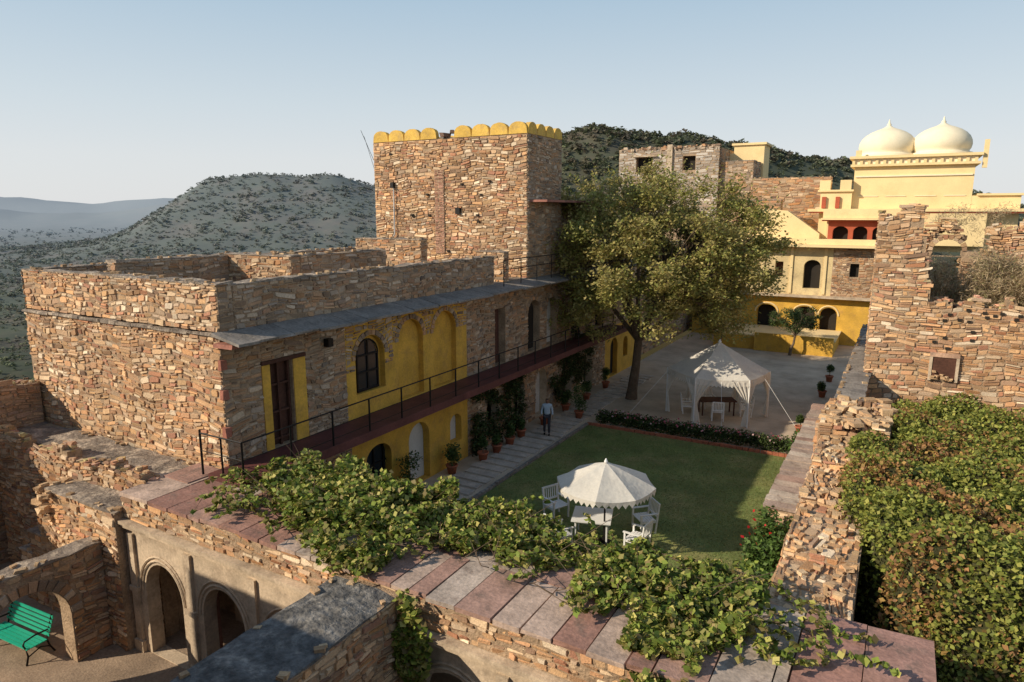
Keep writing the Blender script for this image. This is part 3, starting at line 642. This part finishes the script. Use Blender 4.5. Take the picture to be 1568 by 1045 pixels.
mb=MB(); swall(mb,-12.5,-6.0,66.1,66.8,4,13.0,('-y','+x'),pal=WARM,sw=(.3,.8),sh=(.12,.3)); swall(mb,-13.5,-9.5,63,64,6,11.0,('-y',),pal=WARM,sw=(.3,.8),sh=(.12,.3)); swall(mb,-26,-15.6,44.1,60,0,7.5,('+x','-y'),pal=GREY,sw=(.3,.8),sh=(.15,.3)); mb.build('rampart_wall')
# ------------------------------------------------------------------ tree
def tree(name,base,cen,rad,ncl,nl,pal,leaf,tr=.28,fork=3.2,seed=1,cs=(.5,1.15)):
    random.seed(seed); root=empty(name); mb=MB(); b=Vector(base)
    f=b+Vector((.25,.15,fork))
    mb.tube([b-Vector((0,0,.2)),b+Vector((.05,0,.5)),b+Vector((.2,.05,fork*.6)),f],[tr*1.3,tr,tr*.8,tr*.75],BARK,9)
    cl=[]
    while len(cl)<ncl:
        d=Vector((random.gauss(0,1),random.gauss(0,1),random.gauss(0,1))).normalized(); r=R(.3,1)**.5
        p=Vector(cen)+Vector((d.x*rad[0],d.y*rad[1],d.z*rad[2]))*r*R(.82,1.1)
        if d.z<-.8: continue
        cl.append(p)
    limbs=[]
    for k in range(9):
        a=2*math.pi*k/8+R(-.3,.3); e=Vector(cen)+Vector((math.cos(a)*rad[0]*.5,math.sin(a)*rad[1]*.5,R(-.35,.3)*rad[2]))
        if k==8: e=Vector(cen)+Vector((0,0,rad[2]*.4))
        m=f.lerp(e,.5)+Vector((R(-.3,.3),R(-.3,.3),R(-.1,.5)))
        mb.tube([f,m,e],[tr*.5,tr*.34,tr*.18],BARK,7); limbs.append((m,e))
    pts=[];cl_=[]; pal=np.array(pal); sc=min(1,rad[0]/4)
    for p in cl:
        m,e=min(limbs,key=lambda q:(q[1]-p).length)
        s=m.lerp(e,R(.3,1)); mid=s.lerp(p,.5)+Vector((R(-.3,.3),R(-.3,.3),R(0,.4)))*sc
        mb.tube([s,mid,p],[tr*.14,tr*.08,.012],BARK,5)
        for q in range(6):
            dd=Vector((R(-1,1),R(-1,1),R(-.2,1)))*1.05*sc; t0=mid.lerp(p,R(.3,1)); mb.tube([t0,p+dd],[.018,.006],BARK,4)
            if rad[0]>4:
                B=np.array(t0)+np.outer(rng.uniform(.3,1.15,26),np.array(p+dd-t0))+rng.normal(0,.13,(26,3)); pts.append(B); cl_.append(pal[rng.integers(0,len(pal),26)])
        s=R(*cs); B=blob(p,(s*1.1,s*1.1,s*.7),int(nl*s),.0); pts.append(B)
        c=pal[random.randrange(len(pal))]*.5+pal[rng.integers(0,len(pal),len(B))]*.5; cl_.append(c)
    mb.build('trunk_and_limbs',root)
    leaves('crown_leaves',np.concatenate(pts),leaf,None,parent=root,up=.45,cols=np.concatenate(cl_))
    return root
tree('courtyard_tree',(-12.2,34.5,0),(-12.1,35.0,7.45),(7.1,6.9,4.8),320,330,[(.34,.32,.09),(.41,.36,.11),(.28,.30,.08),(.46,.38,.14),(.40,.33,.12),(.31,.33,.09)],.18,seed=3,cs=(.35,1.0))
tree('small_tree',(-6.4,51,0),(-6.3,51,2.6),(1.6,1.6,1.1),26,420,[(.06,.10,.03),(.10,.13,.035)],.13,tr=.1,fork=1.4,seed=5,cs=(.3,.6))
tree('small_tree',(-11.2,50,0),(-11.2,50,3.4),(1.9,1.9,1.5),30,420,[(.07,.11,.03),(.10,.13,.035)],.13,tr=.1,fork=1.6,seed=6,cs=(.35,.7))
random.seed(11)
# ------------------------------------------------------------------ vines on gallery
G1=[(.18,.25,.04),(.25,.31,.055),(.31,.35,.07),(.12,.18,.028),(.40,.38,.10),(.47,.42,.13),(.20,.26,.045),(.32,.25,.10)]
cl=[]
def add(x,y,z,rx,ry,rz,n): cl.append(blob((x,y,z),(rx,ry,rz),n,.0))
for k in range(225):
    x=R(-13.0,-8.2); f=(x+13.2)/4.9
    y0=max(8.95,10.8-2.5*f) 
    y=R(y0,12.2); add(x,y,3.34+R(-.05,.5)*(1 if y>9.8 else .4),R(.10,.46),R(.10,.46),R(.07,.3),int(R(40,210)))
for k in range(85): x=R(-8.6,-6.0); add(x,R(10.6,12.3),3.32+R(-.05,.24),R(.10,.4),R(.10,.4),R(.08,.25),int(R(40,200)))
for k in range(50): x=R(-6.2,-4.2); add(x,R(10.8,12.0),3.25+R(-.05,.1),R(.12,.34),R(.12,.34),R(.06,.16),int(R(40,150)))
for k in range(95): x=R(-4.5,-1.7); add(x,R(10.1,12.2),3.3+R(-.05,.3),R(.1,.38),R(.1,.38),R(.07,.26),int(R(40,180)))
for k in range(34): add(R(-3.3,-1.9),R(9.3,10.3),3.3+R(0,.12),R(.1,.28),R(.1,.28),R(.05,.14),70)
for k in range(18): add(R(-3.0,-2.0),R(8.72,9.1),3.25-R(0,.35),R(.08,.22),.12,R(.08,.25),50)
tw=[]
for k in range(190):
    x=R(-13.6,-.4); y=R(9.6,11.9); a=R(0,6.28); L=R(.4,1.5); h=R(0,.5)
    if x>-7.3 and x<-4.3 and y<10.8: continue
    tr_=[]
    for q in range(9): 
        t=q/8*L; yy=y+math.sin(a)*t; p=(x+math.cos(a)*t,yy,3.34+h*math.sin(q/8*2.6)+.05*math.sin(q)-(max(0,8.9-yy)*1.5)); tr_.append(p); add(*p,.07,.07,.05,5)
    tw.append(tr_)
for k in range(14): add(-7.35+R(-.1,.5),8.72,3.15-R(0,1.7),.28,.12,.35,110)
for k in range(26): add(R(-13,-2),12.1,R(1.5,3.3),.5,.3,.5,200)
vine=empty('climbing_vine')
leaves('vine_leaves',np.concatenate(cl),.13,G1,parent=vine,up=.35,asp=.8,jit=.4)
mb=MB()
for t_ in tw: mb.tube(t_[::2],[.012,.011,.009,.007,.004],BARK,4)
for k in range(80):
    x=R(-13.5,-2); y=R(10,12); mb.tube([(x,y,3.3),(x+R(-.5,.5),y+R(-.4,.4),3.5),(x+R(-.9,.9),y+R(-.6,.6),R(3.35,4.2))],[.012,.01,.004],BARK,4)
mb.tube([(-14.8,11,3.3),(-13.6,11.2,3.35),(-12,11,3.4)],[.03,.03,.03],BARK,5)
mb.build('vine_stems',vine)
cl=[]
for k in range(60): 
    y=R(22.8,27); add(-14.75,y,R(.1,3.0),.2,R(.2,.5),R(.2,.5),120)
for k in range(50): y=R(29.9,35); add(-14.75,y,R(.1,3.2)+(.8 if y>32 else 0),.22,R(.2,.5),R(.2,.5),120)
leaves('wall_creeper',np.concatenate(cl),.12,[(.055,.095,.025),(.08,.12,.035),(.10,.08,.035),(.04,.06,.02)],asp=.7)
def sm(t): t=np.clip(t,0,1); return t*t*(3-2*t)
def ivz(x,y):
    xL=np.interp(y,[12,12.8,14,15.5,17,30],[.9,.75,.25,-.25,-.95,-1.2]); xL=np.where(y>20.8,np.maximum(xL,.0),xL)+.12*np.sin(y*4)
    z=.9+2.95*sm((x-xL)/.45)*sm((y-11.8)/2.6)
    return z+.12*np.sin(x*2.3+y*1.1)+.1*np.sin(y*2.9-x*1.7)+.07*np.sin(x*5.1)*np.sin(y*4.3)
xs=np.linspace(-1.4,12,110);ys=np.linspace(12,26,90); XX,YY=np.meshgrid(xs,ys,indexing='ij'); ZZ=ivz(XX,YY)-.15
mb=MB(); vs=np.stack([XX,YY,ZZ],-1).reshape(-1,3).tolist()
mb.mesh([tuple(v) for v in vs],[(i*90+j,(i+1)*90+j,(i+1)*90+j+1,i*90+j+1) for i in range(109) for j in range(89)],IVYB)
ivy=mb.build('ivy_bank')
n=260000; ix=rng.uniform(-1.4,7.0,n); iy=rng.uniform(12,26,n) 
e=.05; gx=(ivz(ix+e,iy)-ivz(ix-e,iy))/(2*e); gy=(ivz(ix,iy+e)-ivz(ix,iy-e))/(2*e); sl=np.sqrt(1+gx*gx+gy*gy)
kk=rng.random(n)<np.minimum(1,sl/3.2)
ix,iy=ix[kk],iy[kk]; gx,gy=gx[kk],gy[kk]; m=len(ix)
nn=np.stack([-gx,-gy,np.ones(m)],-1); nn/=np.linalg.norm(nn,axis=1)[:,None]
tuft=.14*(np.sin(ix*6+np.sin(iy*3)*2)*np.sin(iy*5+ix*2))
P_=np.stack([ix,iy,ivz(ix,iy)-.1],-1)+nn*(rng.uniform(-.03,.2,(m,1))+tuft[:,None])
kz=P_[:,2]>1.5; P_,ix,iy=P_[kz],ix[kz],iy[kz]; m=len(ix)
red=(np.sin(ix*1.7+np.sin(iy*1.1)*2)+np.sin(iy*1.9+ix)+rng.normal(0,1.0,m))>1.0
pg=np.array([(.22,.26,.05),(.29,.31,.065),(.36,.35,.08),(.16,.19,.04)]); pr=np.array([(.38,.20,.08),(.30,.16,.07),(.44,.28,.09)])
cols=np.where(red[:,None],pr[rng.integers(0,3,m)],pg[rng.integers(0,4,m)])
leaves('ivy_leaves',P_,.105,None,cols=cols,parent=ivy,up=.25,asp=.75,jit=.4)
cl=[]
for k in range(75): x=-12+k*.118; add(x+R(-.1,.1),29.6+R(-.15,.15),.35,.3,.3,.38,190)
leaves('hedge',np.concatenate(cl),.1,[(.07,.10,.03),(.09,.135,.035),(.055,.075,.028)],asp=.7)
hp=np.stack([rng.uniform(-12,-3.2,260),29.4+rng.uniform(-.3,.3,260),rng.uniform(.5,.8,260)],-1); leaves('hedge_flowers',hp,.09,[(.6,.15,.2),(.6,.4,.4)],asp=1,parent=bpy.data.objects['hedge'])
cl=[]
for k in range(70): add(R(-2.7,-1.8),R(12.6,19.6),R(.2,1.5),.35,.4,.4,240)
for k in range(10): add(R(-3.2,-2.6),R(28.0,31),R(.3,1.2),.3,.3,.35,150)
leaves('garden_shrubs',np.concatenate(cl),.12,[(.08,.15,.03),(.12,.20,.04),(.05,.09,.02)],asp=.7)
fp=np.stack([rng.uniform(-3.1,-2.3,50),rng.uniform(16,20,50),rng.uniform(.6,1.7,50)],-1); leaves('shrub_flowers',fp,.10,[(.6,.03,.03)],asp=1,parent=bpy.data.objects['garden_shrubs'])
cl=[]
for k in range(120): add(R(1.0,4.6),R(31.2,33.5),R(5.8,7.9)+(.6 if random.random()<.2 else 0),.5,.5,.6,240)
leaves('dry_brush',np.concatenate(cl),.24,[(.46,.35,.22),(.54,.43,.28),(.38,.29,.18),(.36,.33,.16)],asp=.10,up=0)
cl=[]
for k in range(25): add(R(.0,4),36.4,R(9.2,10.2),.4,.3,.35,80)
for k in range(20): add(R(3,9),30.5,R(6.8,7.5),.4,.3,.3,80)
leaves('dry_grass_tuft',np.concatenate(cl),.2,[(.40,.31,.19),(.46,.37,.23)],asp=.1,up=0)
def pot(x,y,h=.9,z=0,s=1):
    root=empty('potted_plant',(x,y,z)); mb=MB()
    mb.lathe((0,0,0),[(0,0),(.15*s,0),(.2*s,.3*s),(.24*s,.31*s),(.24*s,.37*s),(.2*s,.37*s),(.19*s,.33*s),(0,.33*s)],TERRA,14); mb.tube([(0,0,.3*s),(.02,0,.3*s+h*.5)],.02,BARK,5)
    mb.build('pot',root,smooth=True)
    pts=np.concatenate([blob((R(-.15,.15)*h,R(-.15,.15)*h,.35*s+h*R(.2,.9)),(.28*h,.28*h,.28*h),150,.1) for k in range(5)])
    leaves('plant_leaves',pts,.11,[(.08,.13,.035),(.11,.17,.045),(.05,.08,.022)],parent=root,asp=.5)
for (x,y,h) in ((-14.4,16.1,.9),(-14.5,18.1,1.2),(-14.5,20.7,1.1),(-14.2,22.5,.6),(-14.2,23.6,.5),(-14.2,24.7,.6),(-14.3,25.9,.5),(-14.2,28,.6),(-14.3,30.6,.8),(-14.2,33,.8),(-13.2,29.8,1.3),(-14.3,36,.8),(-3.4,32.6,.5),(-2.9,31.0,.5),(-3.2,40,.7),(-3.2,44,.7)): pot(x,y,h)
# ------------------------------------------------------------------ furniture
def chair(loc,rot,name='garden_chair',s=1):
    mb=MB(); w=.29*s
    for k in range(6): mb.box(-w,w,-.26+k*.088,-.19+k*.088,.42,.445,WHITE)
    for x in (-w,w-.05): 
        mb.box(x,x+.05,-.27,-.22,0,.64,WHITE); mb.mesh([(x,.22,0),(x+.05,.22,0),(x+.05,.27,0),(x,.27,0),(x,.34,.98),(x+.05,.34,.98),(x+.05,.38,.98),(x,.38,.98)],[(0,1,2,3),(4,5,6,7),(0,1,5,4),(1,2,6,5),(2,3,7,6),(3,0,4,7)],WHITE)
        mb.box(x-.01,x+.06,-.3,.30,.64,.67,WHITE); mb.box(x+.01,x+.04,-.22,.25,.36,.41,WHITE)
    for z in (.52,.93): mb.box(-w+.05,w-.05,.255+z*.09,.28+z*.09,z,z+.06,WHITE)
    for k in range(7):
        x=-w+.075+k*(2*w-.15)/6; mb.mesh([(x-.017,.31,.56),(x+.017,.31,.56),(x+.017,.35,.95),(x-.017,.35,.95),(x-.017,.325,.56),(x+.017,.325,.56),(x+.017,.365,.95),(x-.017,.365,.95)],[(0,1,2,3),(4,5,6,7),(0,1,5,4),(1,2,6,5),(2,3,7,6),(3,0,4,7)],WHITE)
    mb.build(name,loc=loc,rotz=rot)
cx,cy=-7.15,18.2; tx,ty=cx-.5,cy+.25
for (dx,dy) in ((-2.1,1.0),(-1.15,-.75),(.75,1.5),(1.0,.1)):
    chair((cx+dx,cy+dy,.03),math.atan2(cy+dy-ty,cx+dx-tx)-math.pi/2,s=1.15)
mb=MB(); mb.box(-.6,.6,-.55,.55,.70,.74,WHITE)
for x in (-.5,.45):
    for y in (-.45,.40): mb.box(x,x+.05,y,y+.05,0,.7,WHITE)
mb.box(-.44,.44,-.44,-.41,.62,.69,WHITE);mb.box(-.44,.44,.41,.44,.62,.69,WHITE)
mb.build('patio_table',loc=(tx,ty,.03),rotz=.3)
mb=MB(); mb.tube([(0,0,0),(0,0,2.68)],.028,METAL,8); mb.lathe((0,0,0),[(0,0),(.28,0),(.28,.06),(.06,.09),(.06,.25)],METAL,16)
mb.lathe((0,0,2.62),[(.05,0),(.06,.03),(.04,.08),(.015,.13),(0,.14)],WHITE,10)
n8=8; r0=1.5; rows=8
def cp(k,t,i,ns):
    a0=2*math.pi*k/n8;a1=2*math.pi*(k+1)/n8; s=i/ns; r=r0*t
    x=r*((1-s)*math.cos(a0)+s*math.cos(a1)); y=r*((1-s)*math.sin(a0)+s*math.sin(a1)); z=2.62-.62*t**1.15-.05*math.sin(math.pi*s)*t
    return (x,y,z)
for k in range(n8):
    ns=6
    for q in range(rows):
        for i in range(ns):
            mb.face([cp(k,max(q/rows,.01),i,ns),cp(k,max(q/rows,.01),i+1,ns),cp(k,(q+1)/rows,i+1,ns),cp(k,(q+1)/rows,i,ns)],CLOTH)
    for i in range(ns):
        a=cp(k,1,i,ns);b=cp(k,1,i+1,ns); m=((a[0]+b[0])/2,(a[1]+b[1])/2,a[2]-.2)
        mb.face([a,b,(b[0],b[1],b[2]-.08),m,(a[0],a[1],a[2]-.08)],CLOTH)
    a=2*math.pi*k/n8; mb.tube([(0,0,2.54),(r0*.5*math.cos(a),r0*.5*math.sin(a),2.60-.62*.45-.06),(r0*math.cos(a),r0*math.sin(a),1.96)],.010,METAL,4)
    mb.tube([(0,0,1.85),(r0*.5*math.cos(a),r0*.5*math.sin(a),2.25)],.01,METAL,4)
mb.build('patio_umbrella',loc=(cx,cy,.03),rotz=.2)
tent=empty('garden_tent',(-7.5,33.9,0)); mb=MB(); n6=6; rt=2.45; rot0=.32
def tp(k,t,s):
    a0=rot0+2*math.pi*k/n6;a1=rot0+2*math.pi*(k+1)/n6; r=rt*t
    return (r*((1-s)*math.cos(a0)+s*math.cos(a1)),r*((1-s)*math.sin(a0)+s*math.sin(a1)),3.7-1.4*(t**.95)-.06*math.sin(math.pi*s)*t)
for k in range(n6):
    for q in range(8):
        for i in range(6):
            t0=max(q/8,.02);t1=(q+1)/8; mb.face([tp(k,t0,i/6),tp(k,t0,(i+1)/6),tp(k,t1,(i+1)/6),tp(k,t1,i/6)],CLOTH)
    nsc=14
    for i in range(nsc):
        a=tp(k,1,i/nsc);b=tp(k,1,(i+1)/nsc); d=.34
        mb.face([a,b,(b[0]*1.01,b[1]*1.01,b[2]-d+.08),((a[0]+b[0])/2*1.02,(a[1]+b[1])/2*1.02,a[2]-d),(a[0]*1.01,a[1]*1.01,a[2]-d+.08)],CLOTH)
    a=rot0+2*math.pi*k/n6; px,py=rt*math.cos(a),rt*math.sin(a)
    mb.tube([(px,py,0),(px,py,2.3)],.035,WHITE,6)
    prof=[(2.2,.72),(1.9,.55),(1.6,.36),(1.3,.2),(1.05,.09),(.9,.12),(.5,.2),(.05,.26)]
    ns=22; rows_=[]
    ta=(-math.sin(a),math.cos(a)); ra=(math.cos(a),math.sin(a))
    for z,w in prof:
        row=[]
        for i in range(ns+1):
            s=-1+2*i/ns; fold=.05*math.sin(i*1.9)*min(1,w*3)
            inn=-abs(s)*w*.55+fold
            row.append((px+ta[0]*s*w+ra[0]*inn,py+ta[1]*s*w+ra[1]*inn,z))
        rows_.append(row)
    for q in range(len(prof)-1):
        for i in range(ns): mb.face([rows_[q][i],rows_[q][i+1],rows_[q+1][i+1],rows_[q+1][i]],CLOTH)
mb.lathe((0,0,3.66),[(.06,0),(.08,.05),(.03,.12),(0,.2)],WHITE,10)
for a in (-.3,.9,2.2,3.6,5.0): mb.tube([(rt*math.cos(a),rt*math.sin(a),2.25),(rt*1.75*math.cos(a),rt*1.75*math.sin(a),0)],.008,WHITE,4)
mb.build('tent_canopy_and_curtains',tent)
mb=MB(); mb.box(-.9,.9,-.45,.45,.72,.76,WOOD)
for x in (-.8,.75):
    for y in (-.38,.33): mb.box(x,x+.06,y,y+.06,0,.72,WOOD)
mb.build('dining_table',loc=(-7.5,33.9,0),rotz=.5)
for (dx,dy) in ((-1.3,-.5),(.3,-1.0),(-.6,.9),(1.35,.4)): chair((-7.5+dx,33.9+dy,0),math.atan2(dy,dx)-math.pi/2)
# ------------------------------------------------------------------ man
def skinobj(name,verts,edges,radii,mats,parent,sub=2,rootv=0):
    me=bpy.data.meshes.new(name); me.from_pydata(verts,edges,[]); o=bpy.data.objects.new(name,me); scene.collection.objects.link(o)
    md=o.modifiers.new('skin','SKIN'); sv=me.skin_vertices[0].data
    for i,r in enumerate(radii): sv[i].radius=r if hasattr(r,'__len__') else (r,r); sv[i].use_root=(i==rootv)
    md.use_smooth_shade=True
    s=o.modifiers.new('sub','SUBSURF'); s.levels=sub; s.render_levels=sub
    me.materials.append(mats); o.parent=parent; return o
man=empty('standing_man',(-13.3,26.5,.06)); man.rotation_euler=(0,0,math.radians(25))
sv=[(0,0,.95),(0,0,1.1),(0,.01,1.28),(0,0,1.42),(0,0,1.50),(.17,0,1.42),(.235,.02,1.18),(.25,-.06,.98),(-.17,0,1.42),(-.24,.02,1.18),(-.24,-.1,1.0)]
skinobj('shirt',sv,[(0,1),(1,2),(2,3),(3,4),(3,5),(5,6),(6,7),(3,8),(8,9),(9,10)],[(.165,.115),(.15,.105),(.17,.115),(.13,.09),(.06,.06),(.07,.07),(.052,.052),(.045,.045),(.07,.07),(.052,.052),(.045,.045)],SHIRT,man)
pv=[(0,0,.97),(.09,0,.90),(.10,-.03,.5),(.10,.03,.09),(-.09,0,.90),(-.11,.08,.5),(-.11,.16,.10)]
skinobj('trousers',pv,[(0,1),(1,2),(2,3),(0,4),(4,5),(5,6)],[(.15,.11),(.095,.1),(.07,.07),(.055,.055),(.095,.1),(.07,.07),(.055,.055)],TROUS,man)
for s,y in ((.10,.03),(-.11,.16)):
    skinobj('shoe',[(s,y+.03,.05),(s,y-.08,.04),(s,y-.17,.03)],[(0,1),(1,2)],[(.045,.045),(.045,.035),(.035,.025)],HAIR,man,1)
skinobj('head',[(0,0,1.46),(0,0,1.54),(0,-.015,1.60),(0,-.005,1.68),(0,-.1,1.625),(.075,0,1.63),(-.075,0,1.63)],[(0,1),(1,2),(2,3),(2,4),(2,5),(2,6)],[.052,.055,(.075,.09),(.078,.095),.013,.018,.018],SKIN,man)
skinobj('hair',[(0,.03,1.64),(0,.015,1.71)],[(0,1)],[(.082,.088),(.076,.085)],HAIR,man)
for sx_,y,z,sg in ((.25,-.07,.97,1),(-.24,-.115,.99,-1)):
    vs=[(sx_,y,z),(sx_,y-.01,z-.05),(sx_,y-.015,z-.1)]; ed=[(0,1),(1,2)]; rd=[(.022,.03),(.018,.042),(.014,.04)]
    for f in range(4):
        yy=y-.045+f*.024; b=len(vs); L=(.065,.078,.072,.055)[f]
        vs+=[(sx_,yy,z-.12),(sx_-.008*sg,yy,z-.12-L*.6),(sx_-.02*sg,yy,z-.12-L)]; ed+=[(2,b),(b,b+1),(b+1,b+2)]; rd+=[.009,.008,.007]
    b=len(vs); vs+=[(sx_-.01*sg,y-.055,z-.05),(sx_-.015*sg,y-.075,z-.09)]; ed+=[(1,b),(b,b+1)]; rd+=[.011,.009]
    skinobj('hand',vs,ed,rd,SKIN,man,1)
# ------------------------------------------------------------------ light, sky, camera
dirv=Vector((.71,.70,0)).normalized(); el=math.radians(28)
dv=Vector((dirv.x*math.cos(el),dirv.y*math.cos(el),-math.sin(el)))
sl=bpy.data.lights.new('sun','SUN'); sl.energy=5.0; sl.angle=math.radians(.5); sl.color=(1,.86,.67)
so=bpy.data.objects.new('sun',sl); scene.collection.objects.link(so); so.rotation_euler=dv.to_track_quat('-Z','Y').to_euler()
w=bpy.data.worlds.new('World'); scene.world=w; w.use_nodes=True; nt=w.node_tree
bg=nt.nodes['Background']; sky=nt.nodes.new('ShaderNodeTexSky'); sky.sky_type='NISHITA'; sky.sun_disc=False
sky.sun_elevation=el; sky.sun_rotation=math.atan2(-dirv.x,-dirv.y)%(2*math.pi); sky.altitude=300; sky.air_density=1.0; sky.dust_density=1.5; sky.ozone_density=1.5
tc=nt.nodes.new('ShaderNodeTexCoord'); sp=nt.nodes.new('ShaderNodeSeparateXYZ'); nt.links.new(tc.outputs['Generated'],sp.inputs[0])
cr=nt.nodes.new('ShaderNodeValToRGB'); nt.links.new(sp.outputs[2],cr.inputs[0])
E=cr.color_ramp.elements; E[0].position=0; E[0].color=(.80,.81,.82,1); E[1].position=1; E[1].color=(.15,.22,.34,1)
for p,c in ((.07,(.77,.80,.82)),(.14,(.67,.75,.80)),(.28,(.45,.60,.73)),(.55,(.23,.34,.49))): e_=E.new(p); e_.color=(*c,1)
vs_=nt.nodes.new('ShaderNodeVectorMath'); vs_.operation='SCALE'; vs_.inputs['Scale'].default_value=10; nt.links.new(cr.outputs[0],vs_.inputs[0])
mx=nt.nodes.new('ShaderNodeMix'); mx.data_type='RGBA'; mx.inputs[0].default_value=.88; nt.links.new(sky.outputs[0],mx.inputs[6]); nt.links.new(vs_.outputs[0],mx.inputs[7])
nt.links.new(mx.outputs[2],bg.inputs[0]); bg.inputs[1].default_value=.1
cam=bpy.data.cameras.new('camera'); cam.lens=24; cam.sensor_width=36; cam.clip_end=40000; cam.clip_start=.1
co=bpy.data.objects.new('camera',cam); scene.collection.objects.link(co); co.location=(0,0,10); co.rotation_euler=(math.radians(90-10.7),0,math.radians(29.7))
scene.camera=co
scene.view_settings.view_transform='Standard'; scene.view_settings.look='None'; scene.view_settings.exposure=0; scene.view_settings.gamma=1
